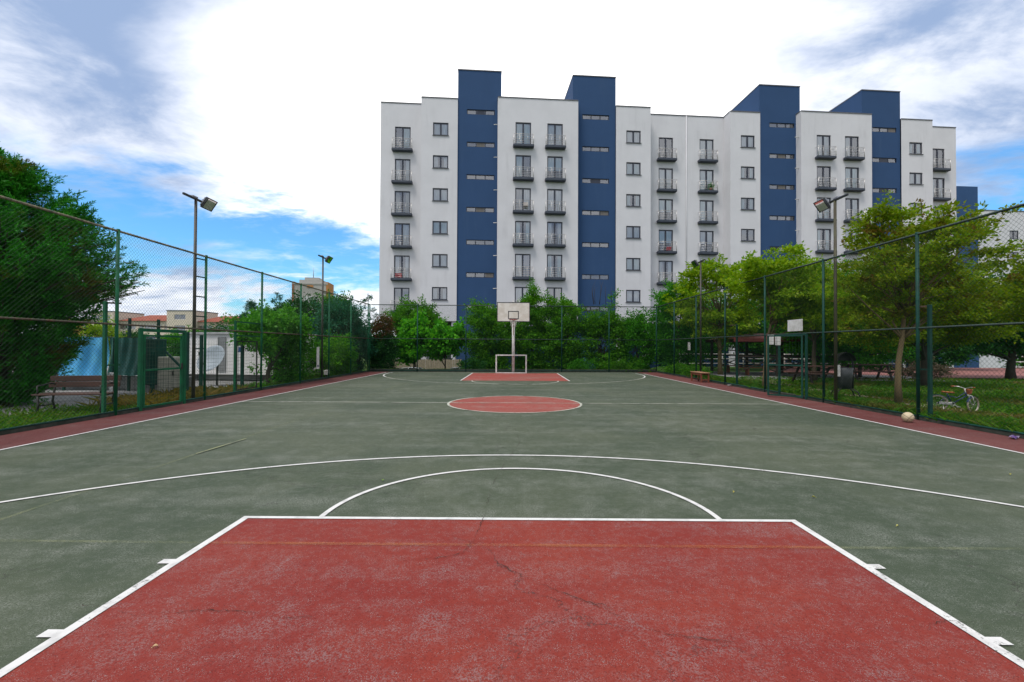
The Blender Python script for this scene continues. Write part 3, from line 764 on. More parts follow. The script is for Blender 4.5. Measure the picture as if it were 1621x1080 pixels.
vs = [(.233 * math.cos(PI * i / k), .19, 1.16 + .257 * math.sin(PI * i / k)) for i in range(k + 1)]; m.add(vs, [tuple(range(k + 1))])
m.build('hood', M['iron'], lb)
for sx in (-1, 1):
    for sy in (-1, 1):
        m = MB(); m.tube([(sx * .12, sy * .12, .34), (sx * .26, sy * .22, .22), (sx * .34, sy * .28, .0)], .018, 6); m.build('foot', M['iron'], lb)
MB().box((-.21, -.17, .86), (.09, .02, .36), bev=.005).build('notice', M['white_paint'], lb)

# ------------------------------------------------------------------ notices on fences
def notice(label, c, w, h, rz, marks=0, mat='white_paint', name='notice_board'):
    o = thing(name, label, 'notice', c, rz)
    MB().box((0, 0, 0), (w, .012, h)).build('panel', M[mat], o)
    if marks:
        mk = MB()
        for i in range(marks): mk.box((-w / 2 + .06, -.0085, h / 2 - .05 - i * (h - .1) / (marks - 1)), (.03, .004, .022))
        mk.build('printed_mark', M['black'], o)
    return o
notice('grey blank board wired above the middle rail over the open gate', (FR - .03, 14.15, 2.26), .74, .36, rad(-90), 0)
notice('white notice on the right fence, left of the open gate', (FR - .05, 15.45, 1.83), .36, .33, rad(-90), 0)
notice('white notice with a column of black marks beside the open gate', (FR - .05, 15.03, 1.80), .30, .31, rad(-90), 6)
notice('small white notice on the right fence beyond the court bench', (FR + .05, 22.9, 1.62), .30, .40, rad(-90), 0)
so = thing('sign_strip', 'tall narrow white sign hung on the left fence beside the ivy', 'sign', (FL + .06, 19.9, 1.02), rad(90))
MB().box((0, 0, 0), (.26, .015, .98)).build('panel', M['white_paint'], so)
m = MB(); m.box((.0, -.0105, -.36), (.13, .004, .08)); m.build('emblem', simple('sign_navy', (.02, .03, .10), None), so)
so = thing('meter_box', 'small white box on the ground outside the far left fence', 'box', (FL - .25, 21.6, .28))
MB().box((0, 0, 0), (.16, .3, .22), bev=.01).build('case', M['white_paint'], so)
MB().box((0, 0, -.2), (.05, .05, .18)).build('stand', M['iron'], so)

# ------------------------------------------------------------------ apartment building (local x along the front, y away, z up)
ANG = math.atan(.08)
BZ = -1.47
ap = thing('apartment_building', 'long white apartment block with four navy stair towers behind the court', 'building', (0, 41.8, 0), ANG)
ST_ = 3.03
def wall_panel(mb, u0, u1, z0, z1, y, ops, depth=.14, room=.9):
    """front wall with real openings (a,b,c,d = u0,u1,z0,z1), their reveals and a dim room behind"""
    us = sorted({u0, u1, *[o[0] for o in ops], *[o[1] for o in ops]}); zs = sorted({z0, z1, *[o[2] for o in ops], *[o[3] for o in ops]})
    for i in range(len(us) - 1):
        for j in range(len(zs) - 1):
            cu, cz = (us[i] + us[i + 1]) / 2, (zs[j] + zs[j + 1]) / 2
            if any(o[0] < cu < o[1] and o[2] < cz < o[3] for o in ops): continue
            mb.quad((us[i], y, zs[j]), (us[i + 1], y, zs[j]), (us[i + 1], y, zs[j + 1]), (us[i], y, zs[j + 1]))
    for a, b, c, d in ops:
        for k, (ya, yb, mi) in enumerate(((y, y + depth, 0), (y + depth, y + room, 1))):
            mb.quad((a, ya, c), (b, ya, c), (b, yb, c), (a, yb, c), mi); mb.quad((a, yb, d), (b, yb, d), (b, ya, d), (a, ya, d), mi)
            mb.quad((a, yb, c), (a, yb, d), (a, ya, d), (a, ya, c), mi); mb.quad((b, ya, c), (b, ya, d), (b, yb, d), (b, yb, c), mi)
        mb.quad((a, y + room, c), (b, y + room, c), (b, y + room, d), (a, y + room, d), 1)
def coping(mb, u0, u1, y0, y1, z, t=.14, h=.10):
    mb.box(((u0 + u1) / 2, y0 - .03 + t / 2, z + h / 2), (u1 - u0 + .06, t, h))
    for u in (u0, u1): mb.box((u + (-.03 + t / 2 if u == u0 else .03 - t / 2), (y0 + y1) / 2 + t / 2, z + h / 2), (t, y1 - y0 - t, h))

def window_mesh(w, h, vert=(.5,), horiz=(), t=.095):
    m = MB()
    for s in (-1, 1): m.box((s * (w / 2 - t / 2), 0, h / 2), (t, .07, h))
    m.box((0, 0, t / 2), (w - 2 * t, .07, t)); m.box((0, 0, h - t / 2), (w - 2 * t, .07, t))
    for v in vert: m.box((-w / 2 + w * v, 0, h / 2), (.15 if len(vert) == 1 else .09, .066, h - 2 * t))
    return m
def curtain_mesh(x0, x1, h, seed, z0=.0):
    r = random.Random(seed); m = MB(); k = max(6, int((x1 - x0) / .04)); ph = r.random() * 6; fr = 30 + r.random() * 18
    vs = []
    for i in range(k + 1):
        x = x0 + (x1 - x0) * i / k; y = .035 * math.sin(x * fr + ph) + .015 * math.sin(x * fr * 2.3)
        vs += [(x, y, z0), (x, y, h)]
    m.add(vs, [(2 * i, 2 * i + 2, 2 * i + 3, 2 * i + 1) for i in range(k)], 0, True); return m
CUR = ['white', 'white', 'white', 'cream', 'taupe', 'aqua', 'white', 'aqua']
def put_child(src, parent, loc):
    c = src.copy(); COL.objects.link(c); c.parent = parent; c.location = loc; return c
protos = {}
def proto(kind):
    if kind in protos: return protos[kind]
    t_ = .095 if kind != 'slit' else .06
    if kind == 'window': w, h, v = 1.40, 1.18, (.5,)
    elif kind == 'door': w, h, v = 1.44, 2.15, (.5,)
    else: w, h, v = 2.58, .47, (.333, .667)
    fm = window_mesh(w, h, v, (), t_).build('window' if kind == 'window' else 'balcony_door' if kind == 'door' else 'slit_window', M['frame'], ap)
    g = MB(); g.quad((-w / 2 + .03, .0, .03), (w / 2 - .03, .0, .03), (w / 2 - .03, .0, h - .03), (-w / 2 + .03, .0, h - .03)); gl = g.build('pane', M['glass'], fm)
    protos[kind] = [fm, gl, w, h, False]
    return protos[kind]
curt_cache = {}
def curtain(kind, parent, variant, colour):
    key = (kind, variant, colour)
    fm, gl, w, h, _ = protos[kind]
    if key not in curt_cache:
        if kind == 'slit': m = curtain_mesh(-w / 2, w / 2, h, variant)
        elif variant == 0: m = curtain_mesh(-w / 2, w / 2, h, 3)
        elif variant == 1: m = curtain_mesh(-w / 2, -.03, h, 5)
        elif variant == 2: m = curtain_mesh(.03, w / 2, h, 7)
        elif variant == 3:
            m = curtain_mesh(-w / 2, w / 2, h, 9, h * .42)
        else:
            m = curtain_mesh(-w / 2, -w * .18, h, 5); n = curtain_mesh(w * .2, w / 2, h, 6); m.add(n.v, n.f, 0, True)
        o = m.build('curtain', M['curtain_' + colour], parent); curt_cache[key] = o
    else:
        o = put_child(curt_cache[key], parent, (0, 0, 0))
    o.location = (0, .10, 0); return o
def set_window(kind, u, y, z, r):
    P = proto(kind); fm, gl, w, h, used = P
    if not used:
        P[4] = True; o = fm; o.location = (u, y + .10, z)
    else:
        o = put_child(fm, ap, (u, y + .10, z)); put_child(gl, o, (0, 0, 0))
    if kind == 'slit':
        if r.random() < .6:
            k_ = r.choice([-1, 0, 0, 1]); nm = 'curtain_taupe' if r.random() < .35 else 'frame'
            b_ = MB().box((k_ * .86, -.012, .235), (.74, .016, .35)).build('dark_opening_panel', M[nm], o)  # dark panel stands in for the unlit gap of an open sash
        return
    q = r.random()
    v = 0 if q < .5 else 1 if q < .62 else 2 if q < .74 else 3 if q < .84 else 4
    c = r.choice(CUR)
    curtain(kind, o, v, c)
    if v in (1, 2) and r.random() < .7: curtain(kind, o, 3 - v, r.choice(['aqua', 'grey', 'taupe', 'blue', 'blue']))  # blue and taupe sheets here paint the dark of an uncurtained pane
    return o
# balcony: slab + steel rails
def balcony_proto():
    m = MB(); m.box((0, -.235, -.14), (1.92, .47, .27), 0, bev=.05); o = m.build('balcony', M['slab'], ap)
    r = MB()
    for x in (-.9, .9): r.tube([(x, -.42, -.02), (x, -.42, .90)], .026, 6); r.tube([(x, -.02, .86), (x, -.42, .86)], .014, 6); r.tube([(x, -.02, .45), (x, -.42, .45)], .010, 6)
    for x in (-.36, .36): r.tube([(x, -.42, -.02), (x, -.42, .88)], .013, 6)
    for i, z in enumerate((.10, .26, .42, .58, .74, .89)): r.tube([(-.9, -.42, z), (.9, -.42, z)], .022 if i == 5 else .014, 6)
    r.build('railing', M['chrome'], o)
    return o
bal0 = balcony_proto(); bal_used = [False]
def set_balcony(u, y, z):
    if not bal_used[0]: bal_used[0] = True; bal0.location = (u, y, z); return
    o = put_child(bal0, ap, (u, y, z)); put_child(bal0.children[0], o, (0, 0, 0))
ROOF = 24.38
spout_mb = None
rb = random.Random(5)
def section(u0, u1, y, kind, centres, zlow, mat='white_plaster', ztop=ROOF, left=0, right=0, depth=8):
    ops = []; items = []
    for k in range(6):
        for c in centres:
            if kind == 'door':
                z = 20.02 - ST_ * k; ops.append((c - .72, c + .72, z, z + 2.15)); items.append(('door', c, z))
            elif kind == 'window':
                z = 20.95 - ST_ * k; ops.append((c - .70, c + .70, z, z + 1.18)); items.append(('window', c, z))
            else:
                z = 23.07 - ST_ * k; ops.append((c - 1.29, c + 1.29, z, z + .47)); items.append(('slit', c, z))
    if kind == 'slit':
        z = 23.07 - ST_ * 6; ops.append((centres[0] - 1.29, centres[0] + 1.29, z, z + .47)); items.append(('slit', centres[0], z))
    mb = MB(); wall_panel(mb, u0, u1, zlow, ztop, y, ops)
    if left: mb.quad((u0, y + left, zlow), (u0, y, zlow), (u0, y, ztop), (u0, y + left, ztop))
    if right: mb.quad((u1, y, zlow), (u1, y + right, zlow), (u1, y + right, ztop), (u1, y, ztop))
    if kind == 'slit':   # tower head above the roofs
        z0 = ROOF - .1
        mb.quad((u0, y + 6.2, z0), (u0, y, z0), (u0, y, ztop), (u0, y + 6.2, ztop)); mb.quad((u1, y, z0), (u1, y + 6.2, z0), (u1, y + 6.2, ztop), (u1, y, ztop))
        mb.quad((u1, y + 6.2, z0), (u0, y + 6.2, z0), (u0, y + 6.2, ztop), (u1, y + 6.2, ztop)); mb.quad((u0, y, ztop - .02), (u1, y, ztop - .02), (u1, y + 6.2, ztop - .02), (u0, y + 6.2, ztop - .02))
    else:
        mb.quad((u0, y, ztop - .04), (u1, y, ztop - .04), (u1, y + depth, ztop - .04), (u0, y + depth, ztop - .04))
        if zlow > 1: mb.quad((u0, y, zlow), (u0, y + depth, zlow), (u1, y + depth, zlow), (u1, y, zlow), 2)
    mb.build('stair_tower' if kind == 'slit' else 'facade_wall', [M[mat], M['room'], M['soffit']], ap)
    cp = MB(); cp.box(((u0 + u1) / 2, y + .06, ztop + .045), (u1 - u0 + (.05 if kind == 'slit' else 0), .20, .09))
    if left: cp.box((u0 + .07, y + .16 + left / 2, ztop + .046), (.20, left, .088))
    if right: cp.box((u1 - .07, y + .16 + right / 2, ztop + .046), (.20, right, .088))
    if kind == 'slit':
        for u in (u0 + .075, u1 - .075): cp.box((u, y + 3.26, ztop + .045), (.20, 6.2, .09))
    cp.build('coping', M['coping'], ap)
    for kd, c, z in items:
        set_window(kd, c, y, z, rb)
        if kd == 'door': set_balcony(c, y, z)
        if kd == 'window':
            sl_ = put_child(sill0, ap, (c, y - .02, z - .025)) if sill_used else sill0
            sl_.location = (c, y - .02, z - .025); sill_used.append(1)
sill0 = MB().box((0, 0, 0), (1.5, .12, .045)).build('window_sill', M['coping'], ap); sill_used = []
RZ, PZ, CZ, TZ = 1.2, 0.0, -.6, .1
section(-12.55, -8.652, RZ, 'door', [-10.5], 3.86, left=10)
section(-8.65, -5.322, PZ, 'window', [-6.87], 3.86, left=1.25)
section(-5.32, -1.30, TZ, 'slit', [-3.2], BZ, 'blue_plaster', 27.15)
section(-1.64, 5.81, CZ, 'door', [.70, 3.65], 3.4, left=1.0, right=1.0)
section(5.45, 9.57, TZ + .003, 'slit', [7.65], BZ, 'blue_plaster', 27.15)
section(9.572, 12.95, PZ, 'window', [11.28], 3.86, right=1.25)
section(12.953, 20.83, RZ, 'door', [14.95, 19.1], 3.86)
section(20.832, 23.86, PZ, 'window', [22.6], 3.86, left=1.25)
section(23.84, 27.99, TZ, 'slit', [26.15], BZ, 'blue_plaster', 27.15)
section(27.59, 34.86, CZ, 'door', [29.9, 32.8], 3.4, left=1.0, right=1.0)
section(34.46, 38.53, TZ + .003, 'slit', [36.85], BZ, 'blue_plaster', 27.15)
section(38.532, 41.9, PZ, 'window', [40.1], 3.86, right=1.25)
section(41.903, 45.8, RZ, 'door', [43.8], 3.86, right=10)
m = MB(); m.tube([(17.0, RZ - .05, 3.9), (17.0, RZ - .05, ROOF)], .045, 8); m.build('rain_pipe', M['white_plaster'], ap)
for u, side in ((-1.64, 'l'), (27.59, 'l')):
    for k in range(7):
        m = MB(); z = 22.05 - ST_ * k
        m.tube([(u + .02, CZ + .35, z), (u - .36, CZ + .35, z - .03)], .035, 8); m.build('drain_spout', M['white_paint'], ap)
# ground floor: open undercroft at the left, plain blue base elsewhere
m = MB()
m.quad((5.0, 3.0, BZ), (45.7, 3.0, BZ), (45.7, 3.0, 3.9), (5.0, 3.0, 3.9)); m.quad((45.7, 3.0, BZ), (45.7, 11, BZ), (45.7, 11, 3.9), (45.7, 3.0, 3.9))
m.quad((-1.3, 2.0, BZ), (5.45, 2.0, BZ), (5.45, 2.0, 3.9), (-1.3, 2.0, 3.9))
m.build('ground_floor_wall', M['blue_plaster'], ap)
for u, y, w in ((-11.6, 1.6, .5), (-8.3, .5, .45), (-5.6, .35, .4), (-8.4, 6.5, .45), (-11.6, 6.5, .45), (9.9, .4, .4), (12.6, .4, .4), (16.9, 1.6, .5), (21.2, .4, .4), (38.9, .4, .4), (41.6, .4, .4), (45.3, 1.6, .5)):
    c = MB(); c.box((u, y, (BZ + 3.86) / 2 - .003), (w, w, 3.86 - BZ - .006)); c.build('column', M['white_plaster'], ap)
# backs so that the block is closed when seen from the side
m = MB(); m.quad((45.8, 11.2, BZ), (-12.55, 11.2, BZ), (-12.55, 11.2, ROOF), (45.8, 11.2, ROOF)); m.quad((-12.55, 8.0, ROOF - .04), (45.8, 8.0, ROOF - .04), (45.8, 11.2, ROOF - .04), (-12.55, 11.2, ROOF - .04)); m.build('rear_wall', M['white_plaster'], ap)

# things on the balconies
def A(u, y, z): return Vector((u * math.cos(ANG) - y * math.sin(ANG), 41.8 + u * math.sin(ANG) + y * math.cos(ANG), z))
red_cloth = simple('red_cloth', (.50, .02, .05), None, 4, .9); pale = simple('pale_cloth', (.5, .45, .42), None, 4, .9)
def laundry(label, u, y, z, w, h):
    m = MB(); k = 10; vs = []
    for i in range(k + 1):
        x = -w / 2 + w * i / k
        for t in range(4): vs.append((x, .03 * math.sin(i * 1.7 + t) + .02 * t, -h * t / 3))
    m.add(vs, [(i * 4 + j, i * 4 + j + 1, i * 4 + 5 + j, i * 4 + 4 + j) for i in range(k) for j in range(3)], 0, True)
    o = m.build('laundry_cloth', red_cloth, None, A(u, y, z), ANG); tag(o, label, 'laundry')
laundry('red cloth on the lowest-but-one left-hand balcony of the white block', -10.75, RZ - .30, 20.02 - ST_ * 4 + .42, .6, .36)
laundry('red cloth on a recessed middle balcony of the white block', 15.15, RZ - .30, 20.02 - ST_ * 3 + .42, .5, .34)
o = thing('potted_plant', 'leafy potted plant on a recessed balcony of the white block', 'plant', A(19.4, RZ - .25, 20.02 - ST_ + .0), ANG)
m = MB(); m.lathe([(0, 0), (.11, 0), (.15, .25), (.13, .25)], 12); m.build('pot', simple('terracotta', (.3, .12, .06), None), o)
nr = np.random.default_rng(3)
def leaf_quads(C, D, size, aspect=.55, rs=None, fold=.18, sizevar=.35):
    """leaf-shaped faces at points C pointing along D"""
    n = len(C); rs = rs or nr
    D = D / (np.linalg.norm(D, axis=1, keepdims=True) + 1e-9)
    R = rs.normal(size=(n, 3)); S = np.cross(D, R); S /= (np.linalg.norm(S, axis=1, keepdims=True) + 1e-9); N = np.cross(S, D)
    L = size * (1 + sizevar * (rs.random((n, 1)) * 2 - 1)); Wd = L * aspect
    a = C; b = C + D * L * .45 + S * Wd * .5 + N * L * fold; c = C + D * L; d = C + D * L * .45 - S * Wd * .5 + N * L * fold
    return np.stack([a, b, c, d], 1)
C_ = np.clip(nr.normal(size=(160, 3)) * (.16, .10, .16), -.24, .24) + (0, 0, .45)
quads_obj('foliage', leaf_quads(C_, nr.normal(size=(160, 3)) + (0, 0, .6), .12), M['leaf_mid'], o)
o = thing('folding_chair', 'pale folding chair on a front balcony of the white block', 'chair', A(.95, CZ - .24, 20.02 - 2 * ST_), ANG)
m = MB(); m.box((0, 0, .40), (.44, .3, .03)); m.build('seat', pale, o); m = MB(); m.box((0, .14, .62), (.44, .03, .36)); m.build('backrest', pale, o)
for sx in (-.19, .19):
    m = MB(); m.bar((sx, -.13, 0), (sx, .13, .40), .025); m.build('leg', M['chrome'], o)

# neighbouring block farther right
nb = thing('apartment_building', 'lower white block with a navy tower farther right behind the trees', 'building', (60.6, 62, 0), ANG)
m = MB(); m.box((1.6, 4, (23.9 + BZ) / 2), (3.1, 8, 23.9 - BZ)); m.build('stair_tower', M['blue_plaster_far'], nb)
m = MB(); wall_panel(m, 3.2, 26, BZ, 20.9, .8, [(c - .7, c + .7, 17.0 - 3.03 * k, 18.2 - 3.03 * k) for k in range(5) for c in (9.6, 14.5, 19.5)]); m.quad((3.2, 12, BZ), (3.2, .8, BZ), (3.2, .8, 20.9), (3.2, 12, 20.9)); m.quad((3.2, .8, 20.86), (26, .8, 20.86), (26, 12, 20.86), (3.2, 12, 20.86))
m.build('facade_wall', [M['white_plaster'], M['room']], nb)
m = MB(); m.box((14.6, .84, 20.95), (22.8, .2, .1)); m.box((3.3, 6.5, 20.95), (.2, 11, .1)); m.build('coping', M['coping'], nb)
for c in (9.6, 14.5, 19.5):
    for k in range(5):
        w = put_child(protos['window'][0], nb, (c, .9, 17.0 - 3.03 * k)); put_child(protos['window'][1], w, (0, 0, 0))

# ------------------------------------------------------------------ far buildings on the left
cream = plaster_mat('far_cream', (.60, .52, .42), (.48, .41, .33)); orange = plaster_mat('far_orange', (.62, .36, .10), (.5, .28, .08)); tile = simple('roof_tile_red', (.27, .06, .028), (.20, .045, .022), 1.5, .8)
def far_block(label, x0, x1, y, h, wall, roof=True, floors=3, ncol=6, zb=-1.2, gr='low blocks on the skyline'):
    b = thing('apartment_building', label, 'building', ((x0 + x1) / 2, y, zb), 0, gr); w = x1 - x0; H = h - zb
    ops = []
    for k in range(floors):
        for i in range(ncol):
            c = -w / 2 + w * (i + .5) / ncol; z = H - 2.3 - 2.9 * k
            ww = .65 if i % 3 else 1.5
            ops.append((c - ww, c + ww, z, z + 1.35))
    m = MB(); wall_panel(m, -w / 2, w / 2, 0, H, 0, ops, .2, .8); m.quad((-w / 2, 10, 0), (-w / 2, 0, 0), (-w / 2, 0, H), (-w / 2, 10, H)); m.quad((w / 2, 0, 0), (w / 2, 10, 0), (w / 2, 10, H), (w / 2, 0, H)); m.quad((w / 2, 10, 0), (-w / 2, 10, 0), (-w / 2, 10, H), (w / 2, 10, H))
    m.build('facade_wall', [wall, M['room']], b)
    for a, c, z0, z1 in ops:
        f = MB(); frame_rect(f, (a + c) / 2, (z0 + z1) / 2, c - a, z1 - z0, .09, .1, .08, 0); f.box(((a + c) / 2, .1, (z0 + z1) / 2), (.08, .08, z1 - z0 - .18)); fo = f.build('window', M['white_paint'], b)
        g = MB(); g.quad((a + .05, .12, z0 + .05), (c - .05, .12, z0 + .05), (c - .05, .12, z1 - .05), (a + .05, .12, z1 - .05)); g.build('pane', M['glass'], fo)
    r = MB()
    if roof:
        o_ = .5; a, c = -w / 2 - o_, w / 2 + o_; hr = 1.9
        vs = [(a, -o_, H), (c, -o_, H), (c, 10 + o_, H), (a, 10 + o_, H), (a + w * .32, 5, H + hr), (c - w * .32, 5, H + hr)]
        r.add(vs, [(0, 1, 5, 4), (1, 2, 5), (2, 3, 4, 5), (3, 0, 4), (3, 2, 1, 0)]); r.build('roof', tile, b)
    else:
        r.box((0, 5, H + .1), (w + .2, 10.2, .2)); r.build('roof', M['coping'], b)
    return b
far_block('ochre yellow low block on the skyline beside the dark cypress', -121, -112.5, 119, 8.3, orange, False, 3, 3)
far_block('cream low block with a red hipped roof seen over the green tarpaulin', -106, -92.2, 121, 8.0, cream, True, 3, 6)
far_block('plain flat-topped cream stair block between the two red roofs', -92, -85, 119, 10.6, cream, False, 3, 1)
far_block('pinkish low block with a red roof seen behind the ladder and lamp pole', -84.9, -74.5, 121, 7.8, plaster_mat('far_pink', (.60, .45, .37), (.5, .36, .3)), True, 3, 5)
far_block('tall flat-topped cream block at the left behind the spreading cypress branches', -112, -106.2, 119, 10.3, cream, False, 3, 2)
tw = thing('residential_tower', 'distant grey tower block with orange top corners and a roof mast', 'tower', (-118, 260, -2), rad(8))
tg = plaster_mat('tower_grey', (.38, .36, .33), (.30, .285, .26)); to = plaster_mat('tower_orange', (.40, .18, .06), (.34, .15, .05)); tw_w = plaster_mat('tower_white', (.62, .62, .62), (.5, .5, .5))
m = MB(); m.box((0, 6, 19.5), (17.6, 12, 39)); m.build('shaft', tg, tw)
m = MB(); m.box((9.4, 6, 34.5), (1.2, 12.4, 12)); m.build('corner_panel', to, tw)
m = MB(); m.box((-9.4, 6, 34.5), (1.2, 12.4, 12)); m.build('corner_panel', simple('tower_rust', (.30, .12, .06), None, 2), tw)
m = MB(); m.box((.4, -.25, 16), (7.4, .5, 32)); m.build('central_bay', tw_w, tw)
m = MB(); m.box((0, 6, 39.4), (19.5, 12.6, .8)); m.box((0, 6, 40.8), (13, 9, 2)); m.box((0, 6, 42.6), (8, 6, 1.6)); m.build('roof', tg, tw)
m = MB(); m.box((0, -.1, 37.8), (3.4, .2, 1.5)); m.build('top_panel', to, tw)
m = MB(); m.tube([(0, 6, 43), (0, 6, 49.5)], [.25, .1], 6); m.build('mast', M['lamp_metal'], tw)
for k in range(5):
    for x in (-1.9, .4, 2.7):
        f = MB(); frame_rect(f, x, 29 - 4 * k, 1.5, 1.9, .15, -.56, .1, 0); fo = f.build('window', M['white_paint'], tw)
        g = MB(); g.box((x, -.53, 29 - 4 * k), (1.2, .04, 1.6)); g.build('pane', simple('tower_pane', (.10, .13, .17), None, 1, .1) if k + x < -1 else bpy.data.materials.get('tower_pane') or M['frame'], fo)
    for x in (-6, 6.4):
        f = MB(); f.box((x, -.03, 27 - 4.0 * k), (3.2, .12, .5)); f.build('slit_window', M['frame'], tw)

# ------------------------------------------------------------------ left yard: cabin, dish, tarps, poles
cb = thing('utility_cabin', 'white site cabin with a louvred vent and a lettered wall at the left', 'cabin', (-12.2, 19.6, 0), rad(-6))
cw = plaster_mat('cabin_white', (.76, .74, .71), (.55, .53, .50))
m = MB(); m.box((-.30, 1.6, 1.16), (4.3, 3.2, 1.76)); m.build('wall', cw, cb)
m = MB(); m.box((-.30, 1.6, .16), (4.0, 2.9, .24)); m.build('plinth', M['yard'], cb)
m = MB(); m.box((-.30, 1.6, 2.08), (4.5, 3.4, .08)); m.build('roof', simple('cabin_roof', (.42, .42, .42), None), cb)
m = MB(); frame_rect(m, -.55, 1.16, .38, 1.5, .035, -.02, .04, 0)
for i in range(24): m.box((-.55, -.018, .47 + i * .06), (.31, .03, .025))
m.build('vent', simple('vent_grey', (.30, .30, .30), (.2, .2, .2), 9), cb)
def letters(text, size, mat, name, parent, loc):
    cu = bpy.data.curves.new(name, 'FONT'); cu.body = text; cu.size = size; cu.extrude = .004
    t = bpy.data.objects.new(name, cu); COL.objects.link(t)
    dg = bpy.context.evaluated_depsgraph_get(); me = bpy.data.meshes.new_from_object(t.evaluated_get(dg)); COL.objects.unlink(t); bpy.data.objects.remove(t)
    me.materials.clear(); me.materials.append(mat)
    o = bpy.data.objects.new(name, me); COL.objects.link(o); o.parent = parent; o.location = loc; o.rotation_euler = (rad(90), 0, 0); return o
letters('TERSA', .22, M['black'], 'lettering', cb, (.48, -.012, 1.31))
m = MB(); m.prism([(.20, 1.26), (.38, 1.26), (.44, 1.40), (.38, 1.50), (.28, 1.46), (.22, 1.52)], -.014, -.004); m.build('emblem', simple('emblem_blue', (.02, .07, .20), None), cb)
for x in (-1.9, 1.4):
    m = MB(); m.box((x, -.03, .16), (.5, .03, .16)); m.build('floor_vent', M['iron'], cb)
ds = thing('satellite_dish', 'large pale satellite dish leaning before the white cabin', 'satellite dish', (-11.55, 17.4, 0), rad(-10))
m = MB(); T = Matrix.Translation((0, -.1, 1.0)) @ Matrix.Rotation(rad(62), 4, 'X')
m.lathe([(0, 0), (.15, .008), (.3, .035), (.45, .08), (.55, .125), (.56, .118), (.45, .07), (.3, .025), (.15, -.003), (0, -.01)], 32, 0, T); m.build('dish', simple('dish_pale', (.34, .39, .43), (.27, .31, .34), 3, .5), ds)
m = MB(); m.tube([(0, .1, -.02), (0, .1, .95)], .03, 8); m.build('mast', M['iron'], ds)
m = MB(); m.tube([T @ Vector((0, -.5, .1)), T @ Vector((0, -.1, .62))], .014, 6); m.tube([T @ Vector((0, -.12, .60)), T @ Vector((0, -.02, .68))], .04, 8); m.build('feed_arm', M['iron'], ds)
def tarp(name, label, pts, z0s, z1, mat):
    m = MB(); vs = []; k = 40
    for i in range(k + 1):
        t = i / k; x = pts[0][0] + (pts[1][0] - pts[0][0]) * t; y = pts[0][1] + (pts[1][1] - pts[0][1]) * t; zb_ = z0s[0] + (z0s[1] - z0s[0]) * t
        for j in range(9):
            s = j / 8; dy = .05 * math.sin(9 * t + 4 * s + 3 * math.sin(5 * t)) * (.3 + s) + .03 * math.sin(31 * t + 5 * s)
            vs.append((x, y + dy, z1 + (zb_ - z1) * s + .015 * math.sin(20 * t)))
    m.add(vs, [(i * 9 + j, i * 9 + j + 1, i * 9 + 10 + j, i * 9 + 9 + j) for i in range(k) for j in range(8)], 0, True)
    o = m.build(name, mat); return o
tag(tarp('tarpaulin', '', ((-16.6, 15.2), (-13.55, 15.0)), (.40, .52), 1.80, simple('tarp_blue', (.030, .30, .62), (.07, .40, .68), 2, .45)), 'sagging bright blue tarpaulin sheet hung on the yard fence', 'tarpaulin')
tag(tarp('tarpaulin', '', ((-13.50, 15.0), (-11.9, 14.8)), (.50, .56), 1.78, simple('tarp_green', (.012, .12, .10), (.009, .085, .075), 2, .6)), 'dark green netting sheet hung on the yard fence beside the blue one', 'tarpaulin')
yf = thing('yard_fence', 'row of dark green posts with wires carrying the blue and green sheets', 'fence', (-16.8, 15.3, 0))
for i, (x, y, h) in enumerate(((0.2, 0, 2.5), (1.55, -.05, 2.5), (3.0, -.12, 2.5), (3.85, -.16, 2.45), (4.95, -.32, 2.4))):
    MB().box((x, y, h / 2), (.07, .07, h), bev=.006).build('post', M['dark_green'], yf)
m = MB(); m.tube([(.2, 0, 1.82), (4.95, -.32, 1.80)], .012, 6); m.build('wire', M['iron'], yf)
m = MB(); m.tube([(.2, 0, .45), (4.95, -.32, .5)], .010, 6); m.build('wire', M['iron'], yf)
pf = thing('panel_fence', 'dark green wire panel fence with square posts before the white cabin', 'fence', (-11.7, 13.2, 0))
for (x, y, h) in ((0, 0, 1.75), (.9, .25, 1.35), (1.75, .5, 1.95), (1.0, 2.2, 1.9), (1.75, 3.3, 1.9)):
    MB().box((x, y, h / 2), (.085, .085, h), bev=.006).build('post', M['dark_green'], pf)
m = MB(); m.bar((1.25, .3, 1.35), (1.72, .48, .75), .06); m.build('strut', M['dark_green'], pf)
m = MB(); mesh_panel(m, (0, 0, 0), (1.75, .5, 0), .15, 1.7, .12, .0035); m.build('wire_panel', M['wire_left'], pf)
m = MB(); mesh_panel(m, (1.75, .5, 0), (1.75, 3.3, 0), .15, 1.7, .12, .0035); m.build('wire_panel', M['wire_left'], pf)
cbx = thing('switch_cabinet', 'beige electrical cabinet standing behind the green gate', 'cabinet', (-11.1, 14.6, 0))
m = MB(); m.box((0, 0, .62), (.62, .4, 1.1), bev=.015); m.build('case', simple('cabinet_beige', (.34, .33, .26), (.26, .25, .2), 4), cbx)
m = MB(); m.box((0, 0, .035), (.66, .44, .07)); m.build('plinth', M['yard'], cbx); m = MB(); m.box((.2, -.21, .65), (.03, .03, .14)); m.build('handle', M['iron'], cbx)
cbx = thing('switch_cabinet', 'dark green equipment cupboard beside the beige cabinet', 'cabinet', (-11.9, 14.9, 0))
m = MB(); m.box((0, 0, 1.0), (.5, .4, 1.5), bev=.015); m.build('case', M['dark_green'], cbx); m = MB(); m.box((0, 0, .12), (.4, .3, .24)); m.build('plinth', M['yard'], cbx)
lw = thing('low_wall', 'low weathered concrete wall along the yard behind the sheets', 'wall', (-14, 15.6, 0), rad(-4))
m = MB(); m.box((0, 0, .24), (6, .22, .48), bev=.02); m.build('wall', M['yard'], lw)
